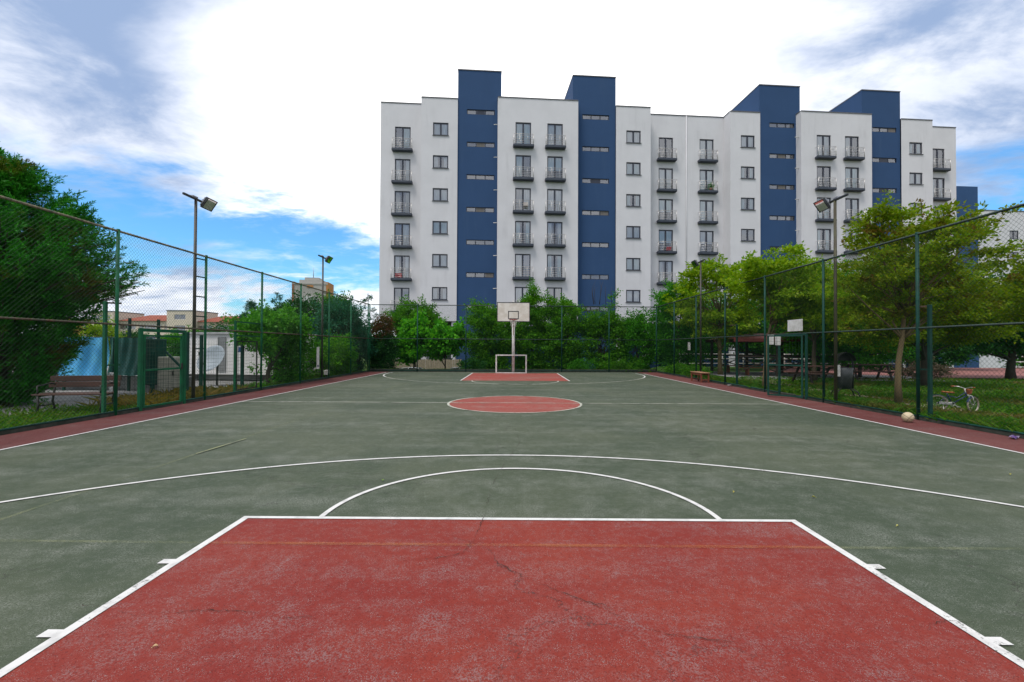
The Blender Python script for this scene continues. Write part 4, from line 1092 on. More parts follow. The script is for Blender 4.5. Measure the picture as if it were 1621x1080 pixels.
pv = thing('standpipe', 'short white plastic standpipe in the concrete yard', 'pipe', (-11.55, 12.9, 0))
m = MB(); m.tube([(0, 0, -.05), (0, 0, .72)], .045, 10); m.tube([(0, 0, .66), (.0, -.12, .66)], .03, 8); m.build('pipe', M['white_paint'], pv); m = MB(); m.lathe([(0, .76), (.055, .755), (.06, .70)], 12); m.build('cap', M['white_paint'], pv)

# ------------------------------------------------------------------ right park: pavilion, picnic table, railings
pa = thing('wooden_pavilion', 'dark wooden pavilion with a red roof and cross-braced sides among the trees', 'pavilion', (15.6, 26.6, 0), rad(-4))
w2, d2 = 3.2, 1.9
m = MB(); m.add([(-w2 - .3, -d2 - .3, 2.05), (w2 + .3, -d2 - .3, 2.05), (w2 + .3, d2 + .3, 2.05), (-w2 - .3, d2 + .3, 2.05), (-1.6, 0, 2.40), (1.6, 0, 2.40)], [(0, 1, 5, 4), (1, 2, 5), (2, 3, 4, 5), (3, 0, 4), (3, 2, 1, 0)]); m.box((0, -d2 - .31, 1.98), (2 * w2 + .6, .03, .18)); m.box((0, d2 + .31, 1.98), (2 * w2 + .6, .03, .18)); m.build('roof', M['roof_red'], pa)
for x in (-w2, -w2 / 3, w2 / 3, w2):
    for y in (-d2, d2):
        MB().box((x, y, 1.02), (.14, .14, 2.04), bev=.01).build('post', M['wood_dark'], pa)
for (a, b) in ((-w2, -w2 / 3), (-w2 / 3, w2 / 3), (w2 / 3, w2)):
    for y in (-d2, d2):
        m = MB(); m.bar((a + .07, y, .25), (b - .07, y, 1.02), .07, .05); m.bar((a + .07, y + .052, 1.02), (b - .07, y + .052, .25), .07, .05); m.build('cross_brace', M['wood_dark'], pa)
        m = MB(); m.box(((a + b) / 2, y, 1.08), (b - a - .15, .07, .09)); m.build('handrail', M['wood_dark'], pa)
m = MB(); m.box((0, d2 - .5, .44), (2 * w2 - .6, .4, .05)); m.box((-2.4, d2 - .5, .22), (.08, .34, .40)); m.box((2.4, d2 - .5, .22), (.08, .34, .40)); m.build('bench', M['wood_red'], pa)
m = MB(); m.box((0, -d2 + .6, .44), (2 * w2 - .6, .4, .05)); m.box((-2.4, -d2 + .6, .22), (.08, .34, .40)); m.box((2.4, -d2 + .6, .22), (.08, .34, .40)); m.build('bench', M['wood_red'], pa)
pt0 = thing('picnic_table', 'dark timber picnic table with side benches on the lawn near the pavilion', 'picnic table', (13.6, 20.3, 0), rad(6))
m = MB()
for i in range(5): m.box((0, -.32 + .16 * i, .74), (2.0, .145, .04), 0, bev=.006)
m.build('tabletop', M['wood_brown'], pt0)
for s in (-1, 1):
    m = MB()
    for i in range(2): m.box((0, s * (.66 + .13 * i), .44), (2.0, .12, .04), 0, bev=.006)
    m.build('seat', M['wood_brown'], pt0)
    m = MB(); m.bar((s * .75, -.62, 0), (s * .75, -.2, .72), .09, .05); m.bar((s * .75, .62, 0), (s * .75, .2, .72), .09, .05); m.bar((s * .75 - .052, -.78, .40), (s * .75 - .052, .78, .40), .05, .09); m.build('trestle', M['wood_dark'], pt0)
dup(pt0, (17.6, 22.6, 0), rad(-10), 'second dark picnic table farther back on the grey paving by the pavilion')
pt0['group'] = 'picnic tables by the pavilion'; COL.objects[-1]
for o in COL.objects:
    if o.name.startswith('picnic_table'): o['group'] = 'picnic tables by the pavilion'
def railing(label, a, b, n, h=1.1):
    a, b = Vector(a), Vector(b); r = thing('white_railing', label, 'railing', a); d = b - a
    for i in range(n + 1):
        p = d * (i / n); m = MB(); m.tube([(p.x, p.y, -.05), (p.x, p.y, h)], .045, 8); m.build('post', M['white_paint'], r)
    for z in (h - .04, h - .4, h - .75):
        m = MB(); m.tube([(0, 0, z), (d.x, d.y, z)], .030, 8); m.build('rail', M['white_paint'], r)
railing('long white tube railing behind the pavilion and the red paving', (12.5, 34.2, 0), (31.5, 36.9, 0), 11)
railing('white tube railing at the far right beyond the grass', (33.5, 30.5, 0), (46, 30.0, 0), 6)

# ------------------------------------------------------------------ cars in the street behind the far fence
def car(label, x, y, z, rz, paint):
    c = thing('parked_car', label, 'car', (x, y, z), rz, 'cars parked in the sunken street')
    st = [(-2.05, .60, .35, .62), (-1.98, .78, .25, .86), (-1.4, .84, .20, .93), (0, .86, .20, .92), (1.0, .85, .20, .90), (1.7, .80, .22, .76), (2.02, .66, .30, .62), (2.08, .5, .36, .52)]
    m = MB(); vs = []
    for xx, w, z0, z1 in st: vs += [(xx, -w, z0 + .08), (xx, -w * 1.0, (z0 + z1) / 2), (xx, -w * .93, z1), (xx, w * .93, z1), (xx, w, (z0 + z1) / 2), (xx, w, z0 + .08), (xx, w * .8, z0), (xx, -w * .8, z0)]
    fs = [(i * 8 + j, i * 8 + (j + 1) % 8, i * 8 + 8 + (j + 1) % 8, i * 8 + 8 + j) for i in range(7) for j in range(8)] + [tuple(range(7, -1, -1)), tuple(range(56, 64))]
    m.add(vs, fs, 0, True)
    cab = [(-1.75, .72, .90), (-1.15, .62, 1.38), (-.5, .64, 1.45), (.15, .63, 1.42), (1.05, .74, .90)]
    m.add([(-1.15, -.62, 1.38), (-.5, -.64, 1.45), (.15, -.63, 1.42), (.15, .63, 1.42), (-.5, .64, 1.45), (-1.15, .62, 1.38)], [(0, 1, 4, 5), (1, 2, 3, 4)], 0, True)
    for s in (-1, 1):
        for (a, b) in ((0, 1), (2, 2), (3, 4)):
            if a != b: m.bar((cab[a][0], s * cab[a][1], cab[a][2]), (cab[b][0], s * cab[b][1], cab[b][2] - .01), .06, .05)
        m.bar((-.45, s * .735, .9), (-.5, s * .64, 1.43), .06, .05)
    body = m.build('body', paint, c)
    g = MB(); k = .985
    for s in (-1, 1):
        pts = [(-1.70, s * .71, .91), (1.0, s * .725, .91), (.14, s * .615, 1.40), (-.5, s * .63, 1.43), (-1.13, s * .605, 1.36)]
        g.add(pts, [(0, 1, 2, 3, 4)] if s < 0 else [(4, 3, 2, 1, 0)])
    g.add([(1.03, -.70, .91), (1.03, .70, .91), (.16, .58, 1.405), (.16, -.58, 1.405)], [(0, 1, 2, 3)]); g.add([(-1.73, .68, .91), (-1.73, -.68, .91), (-1.16, -.57, 1.37), (-1.16, .57, 1.37)], [(0, 1, 2, 3)])
    g.build('window', simple('car_glass', (.02, .025, .03), None, 1, .06) if 'car_glass' not in bpy.data.materials else bpy.data.materials['car_glass'], c)
    for xx in (-1.3, 1.3):
        for s in (-1, 1):
            w = MB(); T = Matrix.Translation((xx, s * .76, .31)) @ Matrix.Rotation(PI / 2, 4, 'X'); w.lathe([(0, -.1), (.2, -.1), (.31, -.08), (.32, 0), (.31, .08), (.2, .1), (0, .1)], 22, 0, T); wo = w.build('wheel', M['black'], c)
            h = MB(); T = Matrix.Translation((xx, s * .865, .31)) @ Matrix.Rotation(PI / 2, 4, 'X'); h.lathe([(0, .01), (.19, .01), (.2, 0), (.19, -.01), (0, -.01)], 16, 0, T); h.build('rim', M['lamp_metal'], wo)
    for s in (-.55, .55):
        h = MB(); h.box((2.0, s, .62), (.06, .26, .10), bev=.01); h.build('headlight', M['lamp_metal'], c)
car('silver white car parked low behind the far fence left of the hoop', -7.2, 33.4, -1.46, rad(3), simple('car_white', (.62, .64, .65), None, 1, .25))
car('pale grey car parked behind the far fence beside the maple saplings', -3.6, 34.2, -1.46, rad(4), simple('car_grey', (.42, .44, .42), None, 1, .25))
car('white car parked behind the far fence right of the hoop', 2.6, 33.4, -1.46, rad(3), simple('car_white_plain', (.70, .70, .69), None, 1, .25))
bf = thing('board_fence', 'tan board fence under the open ground floor of the white block', 'fence', (-9.0, 40.2, BZ), ANG)
m = MB()
for i in range(34): m.box((-2.4 + i * .2, 0, .95 + .02 * math.sin(i * 7.1)), (.185, .03, 1.8))
m.build('board_panel', simple('fence_tan', (.34, .28, .19), (.24, .2, .13), 2, .8, stretch=(8, 8, 1)), bf)
for i in range(5):
    MB().box((-2.4 + i * 1.65, .07, .9), (.1, .1, 1.8)).build('post', M['wood_brown'], bf)
br = thing('brown_skip', 'rusty brown metal container standing by the white column', 'container', (-9.6, 37.2, BZ), ANG)
m = MB(); m.prism([(-.55, 0), (.55, 0), (.75, 1.15), (-.75, 1.15)], -.5, .5); m.build('body', simple('skip_rust', (.12, .045, .03), (.07, .03, .02), 3), br)
m = MB(); m.box((0, -.5, 1.17), (1.56, .06, .06)); m.box((0, .5, 1.17), (1.56, .06, .06)); m.build('rim', M['iron'], br)

# ------------------------------------------------------------------ trees and shrubs
def unit(a): return a / (np.linalg.norm(a, axis=1, keepdims=True) + 1e-9)
def broadleaf(name, label, cat, base, blobs, ncl, nl, leaf, mat, bark, th, tr, seed, cs=(.22, .42), flat=.6, limbs=16, lean=(0, 0), group=None, stems=1, shell=.45, extra=None, aspect=.55, bare=0, sprigs=None):
    """trunk with limbs; leaves gathered in clumps through the blobs' volume. blobs: (dx,dy,z,rx,ry,rz) about the base"""
    rs = np.random.default_rng(seed); rr = random.Random(seed)
    root = thing(name, label, cat, base, 0, group)
    B = np.array(blobs, float); wt = (B[:, 3] * B[:, 4] * B[:, 5]) ** .75; wt /= wt.sum()
    idx = rs.choice(len(B), ncl, p=wt); D = unit(rs.normal(size=(ncl, 3)))
    rad_ = (shell + (1 - shell) * rs.random((ncl, 1)) ** .6) * (1 + .10 * rs.normal(size=(ncl, 1)))
    CL = B[idx, :3] + D * rad_ * B[idx, 3:6]
    size = rs.uniform(cs[0], cs[1], ncl)
    ns = max(4, ncl // 11) if sprigs is None else sprigs      # shoots that stand out of the outline
    if ns:
        bi = rs.choice(len(B), ns, p=wt); U = unit(rs.normal(size=(ns, 3)) * (1, 1, .7) + (0, 0, .55))
        P0 = B[bi, :3] + U * B[bi, 3:6]; G = unit(U + rs.normal(size=(ns, 3)) * .35 + (0, 0, .5)); mc = float(np.mean(cs))
        for k_ in range(3):
            CL = np.concatenate([CL, P0 + G * mc * (.35 + .75 * k_)]); D = np.concatenate([D, G]); size = np.concatenate([size, np.full(ns, mc * (.75 - .17 * k_))])
    cnt = (nl * (size / np.mean(cs)) ** 2).astype(int)
    P = np.repeat(CL, cnt, 0); S = np.repeat(size, cnt)[:, None]
    off = rs.normal(size=P.shape) * (1, 1, flat) * S * .5
    out = unit(np.repeat(D, cnt, 0) * .5 + off / S + rs.normal(size=P.shape) * .6 + (0, 0, -.12))
    V = leaf_quads(P + off, out, leaf, aspect, rs)
    quads_obj('crown', V, mat, root)
    m = MB(); tops = []
    zmin = min(b[2] - b[5] for b in blobs); zc = float((B[:, 2] * wt).sum()); xc, yc = float((B[:, 0] * wt).sum()), float((B[:, 1] * wt).sum())
    for s in range(stems):
        sx, sy = (rr.uniform(-.18, .18), rr.uniform(-.12, .12)) if stems > 1 else (0, 0)
        ex, ey = (xc + lean[0] + (rr.uniform(-.6, .6) if stems > 1 else 0), yc + lean[1])
        pts = []; k = 7
        for i in range(k):
            t = i / (k - 1); z = -.08 + (zc - .0) * t
            w = max(0, (z - th * .6) / max(.1, zc - th * .6)); w = min(1, w)
            pts.append((sx + ex * w ** 1.3 + rr.uniform(-.03, .03), sy + ey * w ** 1.3 + rr.uniform(-.03, .03), z))
        q = tr if stems == 1 else tr * .65
        m.tube(pts, [q * 1.25] + [q * (1 - .62 * i / (k - 1)) for i in range(1, k)], 9); tops.append(pts)
    m.build('trunk', bark, root)
    m = MB()
    order = list(range(ncl)); rr.shuffle(order)
    for j in order[:limbs]:
        pts = tops[j % stems]; c = CL[j]
        zt = min(c[2] - .2, zc) * rr.uniform(.55, .95); zt = max(zt, th * .8)
        i = min(range(len(pts)), key=lambda i: abs(pts[i][2] - zt)); a = Vector(pts[i]); b_ = Vector(c)
        mid = a.lerp(b_, .5) + Vector((rr.uniform(-.12, .12), rr.uniform(-.12, .12), rr.uniform(-.05, .22)))
        rb_ = tr * (.42 if stems == 1 else .34) * rr.uniform(.7, 1.1)
        m.tube([a, a.lerp(mid, .5) + Vector((0, 0, .03)), mid, mid.lerp(b_, .6), b_], [rb_, rb_ * .8, rb_ * .6, rb_ * .38, rb_ * .15], 6)
    for j in range(bare):     # bare twigs sticking out at the top
        zt = max(b[2] + b[5] for b in blobs); x0 = rr.uniform(-.7, .7); L = rr.uniform(.5, 1.1)
        m.tube([(x0, 0, zt - .6), (x0 + rr.uniform(-.15, .15), 0, zt + L * .5), (x0 + rr.uniform(-.35, .35), rr.uniform(-.2, .2), zt + L)], [.018, .011, .004], 4)
    m.build('limb', bark, root)
    if extra:
        nm, eb, en, enl, el, em = extra
        B2 = np.array(eb, float); i2 = rs.choice(len(B2), en); D2 = unit(rs.normal(size=(en, 3))); C2 = B2[i2, :3] + D2 * (.6 + .4 * rs.random((en, 1))) * B2[i2, 3:6]
        P2 = np.repeat(C2, enl, 0); P2 = P2 + rs.normal(size=P2.shape) * .12
        quads_obj(nm, leaf_quads(P2, unit(rs.normal(size=P2.shape) + (0, 0, .5)), el, .5, rs), em, root)
    return root

def conifer(name, label, base, prof, nb, mat, seed, twigs=20, leafl=9, spray=.36, size=.11, rise=.35, tr=.16, cat='tree', group=None, hook=.25, inner=.3):
    rs = np.random.default_rng(seed); rr = random.Random(seed)
    root = thing(name, label, cat, base, 0, group)
    zs = np.array([p[0] for p in prof]); rd = np.array([p[1] for p in prof]); H = zs[-1]
    zz = np.linspace(zs[0], H, 200); w = np.interp(zz, zs, rd) + .12; w /= w.sum()
    z = rs.choice(zz, nb, p=w) + rs.normal(size=nb) * .05; az = rs.random(nb) * 2 * PI
    r = np.interp(z, zs, rd) * (.78 + .34 * rs.random(nb))
    T = np.stack([r * np.cos(az), r * np.sin(az), z], 1)
    A0 = np.stack([0 * r, 0 * r, np.maximum(.15, z - r * rise)], 1)
    d = T - A0; hook_v = np.array([0, 0, hook])
    bl = []
    t = inner + (1.0 - inner) * rs.random((nb, twigs)) ** .75
    P = A0[:, None] + d[:, None] * t[..., None] + hook_v * (t ** 3)[..., None] * np.minimum(1, r)[:, None, None] - np.array([0, 0, .12]) * (np.sin(t * PI))[..., None]
    tang = unit((d / (r[:, None] + .2) + hook_v * .6))[:, None].repeat(twigs, 1)
    tw = tang * .9 + rs.normal(size=P.shape) * .55 + np.array([0, 0, .18]); tw /= np.linalg.norm(tw, axis=2, keepdims=True)
    L = spray * (.6 + .7 * rs.random((nb, twigs, 1))) * (1.15 - .5 * t[..., None])
    s = np.linspace(.1, 1, leafl)[None, None, :, None]
    Q = P[:, :, None] + tw[:, :, None] * L[:, :, None] * s
    side = rs.normal(size=Q.shape); side -= (side * tw[:, :, None]).sum(3, keepdims=True) * tw[:, :, None]
    side /= np.linalg.norm(side, axis=3, keepdims=True)
    dirs = tw[:, :, None] * .85 + side * .62
    V = leaf_quads(Q.reshape(-1, 3), dirs.reshape(-1, 3), size, .24, rs, .08)
    quads_obj('crown', V, mat, root)
    m = MB(); m.tube([(0, 0, -.1), (.02, .02, H * .5), (0, 0, H * .97)], [tr, tr * .6, .02], 9); m.build('trunk', M['bark_dark'], root)
    m = MB()
    for i in range(0, nb, 2):
        a, b_ = Vector(A0[i]), Vector(T[i]); mid = a.lerp(b_, .55) - Vector((0, 0, .1)); q = .012 + .012 * float(r[i])
        m.tube([a, mid, b_], [q, q * .6, q * .2], 4)
    m.build('limb', M['bark_dark'], root)
    return root

# left: the great cypress and what stands beyond the fence
conifer('cypress_tree', 'huge dark cypress spreading over the left fence', (-13.1, 11.4, 0), [(.15, .95), (1.0, 1.3), (2.0, 1.65), (2.6, 1.9), (3.05, 2.5), (3.4, 2.7), (3.9, 2.3), (4.6, 1.85), (5.2, 1.4), (5.7, .9), (6.35, .1)], 820, M['leaf_cypress'], 4, 26, 12, .36, .095, .30, .24, inner=.22)
conifer('fir_tree', 'dark fir, the left one of two beyond the white cabin', (-26.3, 45, 0), [(.6, 1.7), (2.5, 1.45), (4, .95), (6.1, .05)], 130, M['leaf_conifer'], 6, 12, 8, .4, .2, -.1, .12, hook=-.1)
conifer('fir_tree', 'dark fir, the taller right one of two beyond the white cabin', (-26.4, 50, 0), [(.6, 2.0), (3, 1.6), (5, .95), (7.5, .05)], 130, M['leaf_conifer'], 7, 12, 8, .4, .2, -.1, .12, hook=-.1)
conifer('cedar_tree', 'thin sparse conifer beside the left corner of the white block', (-13.0, 40, 0), [(.8, 1.6), (3, 1.25), (4.6, .8), (6.3, .05)], 90, M['leaf_conifer'], 8, 10, 7, .34, .16, .0, .09, hook=.05)
broadleaf('ivy_thicket', 'bright ivy grown over a frame outside the left fence, opening below', 'climbing plant', (-9.75, 18, 0), [(0, .2, 2.12, .85, 2.0, .70), (.1, 1.2, 2.28, .8, 1.0, .68), (.42, -1.42, 1.1, .24, .28, 1.2), (.1, 1.4, 1.0, .7, .9, 1.1), (.0, -.3, 2.42, .7, .8, .42)], 330, 70, .12, M['leaf_ivy'], M['bark_dark'], .8, .08, 21, (.18, .34), .8, 14, stems=4, sprigs=12)
broadleaf('dense_shrub', 'yellow-green shrub against the far left fence beside the white sign strip', 'shrub', (-9.55, 22.6, 0), [(0, 0, .9, .55, 1.2, .85), (.1, .9, 1.2, .5, .9, .7)], 90, 60, .10, M['leaf_hedge'], M['bark_dark'], .3, .06, 22, stems=3, limbs=8)
broadleaf('dark_tree', 'dark blue-green bushy tree at the far left corner outside the fence', 'tree', (-10.4, 26.2, 0), [(0, 0, 2.2, 1.2, 1.6, 1.9), (.2, .8, 3.2, .9, 1.2, 1.0)], 190, 70, .12, M['leaf_bluegreen'], M['bark_dark'], .6, .12, 23, (.25, .45))
broadleaf('dark_tree', 'dark green tree behind the far left floodlight pole', 'tree', (-13.0, 26.5, 0), [(0, 0, 2.5, 1.3, 1.3, 1.6), (.4, 0, 3.3, .9, .9, .9)], 150, 70, .13, M['leaf_dark'], M['bark_dark'], .7, .13, 24, (.25, .45))
broadleaf('green_tree', 'mid green tree rising between the far left poles', 'tree', (-11.9, 29.5, 0), [(0, 0, 3.0, 1.2, 1.2, 1.5), (.2, 0, 4.0, .8, .8, .8)], 130, 70, .13, M['leaf_mid'], M['bark'], .9, .12, 25, (.25, .45))
broadleaf('dense_shrub', 'low dark shrub mass behind the ivy on the left', 'shrub', (-14.2, 25, 0), [(0, 0, 1.1, 2.2, 1.2, 1.1), (-2, 0, 1.4, 1.0, 1.0, 1.1)], 130, 60, .13, M['leaf_dark'], M['bark_dark'], .3, .08, 26, (.25, .45), stems=3)
broadleaf('yellow_tree', 'small yellow-green tree at the skyline beside the cypress', 'tree', (-23.2, 25, 0), [(0, 0, 1.7, .9, .9, .8), (.3, 0, 2.3, .6, .6, .5)], 60, 60, .12, M['leaf_lime'], M['bark'], .7, .08, 27)
# behind the far fence, left to right
def B(x, y): return (x, y, gz(x, y))
G_ = None
broadleaf('photinia_shrub', 'tall clipped shrub with red young leaves on top at the far left corner', 'shrub', B(-8.5, 29.1), [(0, 0, .9, .85, .7, 1.1), (0, 0, 1.7, .75, .65, .9)], 170, 70, .10, M['leaf_dark'], M['bark_dark'], .3, .07, 31, (.2, .34), stems=3, extra=('red_young_leaves', [(0, -.05, 2.7, .78, .65, .75), (.1, 0, 3.2, .5, .5, .5)], 125, 34, .10, M['leaf_red']))
broadleaf('round_tree', 'round pale green tree before the left corner of the white block', 'tree', B(-7.4, 33.6), [(0, 0, 4.9, 1.75, 1.3, 1.35), (1.2, 0, 4.8, .85, .9, .8), (-.6, 0, 4.5, 1.1, 1.0, .9)], 210, 80, .13, M['leaf_hedge'], M['bark_dark'], 2.4, .13, 32, (.25, .42))
broadleaf('maple_sapling', 'bright green large-leaved sapling, left of two behind the far fence', 'tree', B(-6.75, 30.3), [(0, 0, 3.0, 1.25, .9, 1.1), (.3, 0, 3.9, .9, .7, .6), (-.4, 0, 2.3, .7, .6, .5)], 110, 46, .21, M['leaf_maple'], M['bark_dark'], 1.3, .07, 33, (.25, .42), aspect=.85)
broadleaf('maple_sapling', 'bright green large-leaved sapling next to the navy tower foot', 'tree', B(-4.7, 30.6), [(0, 0, 3.3, 1.1, .9, .85), (.7, 0, 3.7, .75, .7, .6), (-.6, 0, 2.8, .6, .6, .5)], 100, 46, .21, M['leaf_maple'], M['bark_dark'], 1.5, .07, 34, (.25, .42), aspect=.85)
HG = 'hedge trees behind the far fence'
broadleaf('hedge_tree', 'wide bushy hedge tree just left of the backboard', 'tree', B(-1.7, 30.4), [(0, 0, 3.2, 1.5, 1.1, 2.1), (-.3, 0, 4.6, 1.1, .9, 1.15), (.8, 0, 3.8, 1.1, 1, 1.5), (0, 0, 1.3, 1.6, .9, 1.0)], 330, 75, .125, M['leaf_hedge'], M['bark_dark'], .6, .09, 35, (.24, .44), stems=4, limbs=24, group=HG)
broadleaf('hedge_tree', 'tall hedge tree with an upright spire right behind the backboard', 'tree', B(1.1, 31.2), [(0, 0, 3.4, 1.3, 1.0, 2.2), (-.1, 0, 5.6, .75, .7, .9), (0, 0, 6.6, .34, .34, .85), (0.6, 0, 1.2, 1.4, .8, .9), (.8, 0, 4.9, .8, .7, .8)], 320, 75, .125, M['leaf_hedge'], M['bark_dark'], .6, .09, 36, (.22, .42), stems=4, limbs=24, group=HG)
broadleaf('hedge_tree', 'dense hedge tree with ragged pale top right of the backboard', 'tree', B(3.5, 31.0), [(0, 0, 3.4, 1.5, 1.0, 2.1), (.2, 0, 5.2, 1.0, .8, 1.0), (-.9, 0, 5.7, .3, .3, .9), (0, 0, 1.1, 1.5, .8, .9)], 330, 75, .125, M['leaf_hedge'], M['bark_dark'], .6, .09, 37, (.22, .42), stems=5, limbs=26, group=HG)
broadleaf('hedge_tree', 'hedge tree with bare twigs and one thin spire before the second navy tower', 'tree', B(6.1, 31.0), [(0, 0, 3.2, 1.4, 1.0, 2.0), (-.6, 0, 4.5, .8, .8, .9), (.65, 0, 5.6, .24, .24, .95), (.7, 0, 4.3, .8, .8, .9), (0, 0, 1.1, 1.5, .8, .9)], 310, 75, .125, M['leaf_hedge'], M['bark_dark'], .6, .09, 38, (.22, .42), stems=5, limbs=26, group=HG, bare=7)
broadleaf('hedge_tree', 'lower hedge tree at the far right corner of the court', 'tree', B(8.4, 31.0), [(0, 0, 2.9, 1.2, 1.0, 1.9), (0, 0, 4.5, .8, .7, .8), (0, 0, 1.0, 1.3, .8, .9)], 230, 75, .125, M['leaf_mid'], M['bark_dark'], .6, .09, 39, (.22, .42), stems=4, limbs=20, group=HG)
for i, (x, y, w, h, lb_) in enumerate(((-2.6, 28.8, .8, .7, 'low dark shrub at the foot of the fence left of the small goal'), (4.3, 28.9, .9, .8, 'low green shrub at the foot of the far fence right of the hoop'), (6.9, 28.8, 1.1, .7, 'low yellowish shrub at the foot of the far fence toward the right corner'))):
    broadleaf('low_shrub', lb_, 'shrub', B(x, y), [(0, 0, h * .5, w, .4, h * .6)], 46, 50, .09, [M['leaf_dark'], M['leaf_mid'], M['leaf_hedge']][i], M['bark_dark'], .1, .03, 41 + i, (.16, .28), stems=3, limbs=6)
broadleaf('dense_shrub', 'dark shrub filling the far left corner outside the fence', 'shrub', (-9.9, 28.3, 0), [(0, 0, 1.2, .9, .9, 1.25), (.1, 0, 2.4, .7, .8, .8)], 150, 75, .11, M['leaf_bluegreen'], M['bark_dark'], .3, .07, 81, (.22, .36), stems=3)
broadleaf('dense_shrub', 'rounded mid green shrub beside the far left fence beyond the meter box', 'shrub', (-9.75, 25.0, 0), [(0, 0, 1.0, .75, 1.1, 1.1)], 120, 70, .11, M['leaf_mid'], M['bark_dark'], .3, .07, 82, (.22, .36), stems=3)
for i, (x, y, h, lb_) in enumerate(((-17.5, 33, 3.6, 'dark round tree in the gap behind the white cabin'), (-21.5, 38, 3.0, 'dark tree beyond the yard, left of the gap behind the cabin'), (-30, 44, 3.2, 'broad dark tree beyond the yard under the fir trees'), (-40, 55, 3.6, 'broad tree beyond the yard under the red roofs'), (-52, 60, 3.4, 'leftmost broad tree beyond the yard'), (-17, 46, 3.8, 'tree far behind the thin conifer'))):
    broadleaf('yard_tree', lb_, 'tree', (x, y, -.02), [(0, 0, h * .45, 2.8, 1.6, h * .42), (1.2, 0, h * .6, 1.6, 1.3, h * .32), (-1.6, 0, h * .4, 1.5, 1.3, h * .36)], 170, 60, .18, [M['leaf_dark'], M['leaf_mid']][i % 2], M['bark_dark'], .6, .14, 90 + i, (.35, .6), stems=2, limbs=10)
for i, (x, y, lb_) in enumerate(((23.5, 38.5, 'dense dark bush behind the white railing, nearest the pavilion'), (29, 39.0, 'dense bush behind the middle of the white railing'), (35.5, 38.5, 'dense dark bush beyond the end of the white railing'), (42, 37.5, 'dense bush at the far right beyond the red paving'), (14.5, 38.2, 'dense dark bush at the left end of the long white railing'))):
    broadleaf('park_bush', lb_, 'shrub', (x, y, gz(x, y)), [(0, 0, 1.8, 3.0, 1.3, 1.9), (1.8, 0, 2.6, 1.7, 1.2, 1.5), (-1.9, 0, 2.4, 1.7, 1.2, 1.5)], 190, 60, .20, [M['leaf_dark'], M['leaf_mid']][i % 2], M['bark_dark'], .4, .12, 100 + i, (.4, .65), stems=4, limbs=10)
# right park
broadleaf('park_tree', 'olive green tree with tiered branches standing behind the basketball', 'tree', (10.75, 12.67, 0), [(.5, .1, 3.9, 1.7, 1.6, 1.0), (.1, 0, 5.0, 1.2, 1.1, .55), (-.85, -.1, 3.2, .8, .9, .75), (1.5, .3, 3.3, 1.2, 1.2, .9), (2.65, 0, 5.45, .4, .3, .14), (1.5, .2, 4.9, .9, .8, .35), (-.55, 0, 5.2, .6, .5, .3), (.6, .4, 2.7, 1.3, 1.2, .5)], 175, 84, .10, M['leaf_olive'], M['bark_pale'], 2.0, .085, 51, (.17, .38), .34, 44, lean=(-.1, 0), shell=.42, sprigs=46)
broadleaf('park_tree', 'full green tree on the lawn behind the bicycle', 'tree', (16.8, 18.6, 0), [(0, 0, 3.6, 2.6, 2.2, 1.7), (-.8, 0, 4.8, 1.6, 1.5, .8), (1.6, 0, 3.0, 1.7, 1.6, 1.3), (-1.6, 0, 2.6, 1.5, 1.5, 1.1)], 400, 85, .11, M['leaf_olive'], M['bark_dark'], 1.3, .15, 52, (.28, .5), .42, 34)
broadleaf('park_tree', 'olive tree at the right edge of view', 'tree', (14.6, 12.4, 0), [(.2, 0, 3.4, 1.2, 1.5, .85), (.2, 0, 4.2, .8, .8, .35), (.7, 0, 2.6, 1.3, 1.4, .75)], 140, 90, .10, M['leaf_olive'], M['bark'], 1.9, .10, 53, (.22, .42), .4, 26)
broadleaf('park_tree', 'deep green tree with low branches behind the litter bin', 'tree', (17.6, 24.2, 0), [(0, 0, 3.0, 3.0, 2.2, 2.4), (-1.4, 0, 4.6, 1.8, 1.6, 1.1), (1.8, 0, 2.3, 2.0, 1.6, 1.7), (-2.3, 0, 3.2, 1.4, 1.2, 1.2)], 420, 85, .13, M['leaf_mid'], M['bark_dark'], 1.0, .18, 54, (.3, .55), .5, 30)
broadleaf('park_tree', 'slender lime green tree leaning over the right fence by the white notices', 'tree', (9.35, 16.85, 0), [(.9, .2, 3.6, 1.7, 1.6, 1.0), (.6, 0, 4.6, 1.5, 1.3, .6), (1.7, .2, 3.0, 1.2, 1.3, .7), (-.3, .3, 3.9, .9, 1.0, .6)], 165, 84, .12, M['leaf_lime'], M['bark_pale'], 1.7, .085, 55, (.18, .36), .45, 30, lean=(-.3, 0), shell=.3)
broadleaf('park_tree', 'lime green tree with mottled trunk beyond the court bench', 'tree', (11.9, 26.2, 0), [(-.3, 0, 4.2, 2.3, 2.0, 1.6), (-.9, 0, 5.7, 1.3, 1.2, .9), (1.0, 0, 5.6, 1.4, 1.3, .9), (.2, 0, 2.9, 2.2, 1.8, .9)], 185, 72, .165, M['leaf_lime'], M['bark_pale'], 1.6, .13, 56, (.22, .42), .5, 30, shell=.35)
broadleaf('park_tree', 'mid green tree with pale stem right of the far corner post', 'tree', (10.5, 29.2, 0), [(0, 0, 3.2, 1.7, 1.4, 2.1), (.2, 0, 4.8, 1.1, 1.0, .8), (.3, 0, 1.2, 1.5, 1.0, .9)], 260, 80, .13, M['leaf_mid'], M['bark_pale'], .9, .09, 57, (.25, .45))
broadleaf('park_tree', 'lime green tree between the grey board and the olive floodlight pole', 'tree', (14.3, 21.6, 0), [(0, 0, 4.0, 1.8, 1.6, 1.2), (-.6, 0, 5.1, 1.2, 1.1, .6), (.6, 0, 2.9, 1.5, 1.4, .7)], 155, 76, .125, M['leaf_lime'], M['bark'], 1.8, .11, 58, (.24, .44), .5, 28, shell=.3)
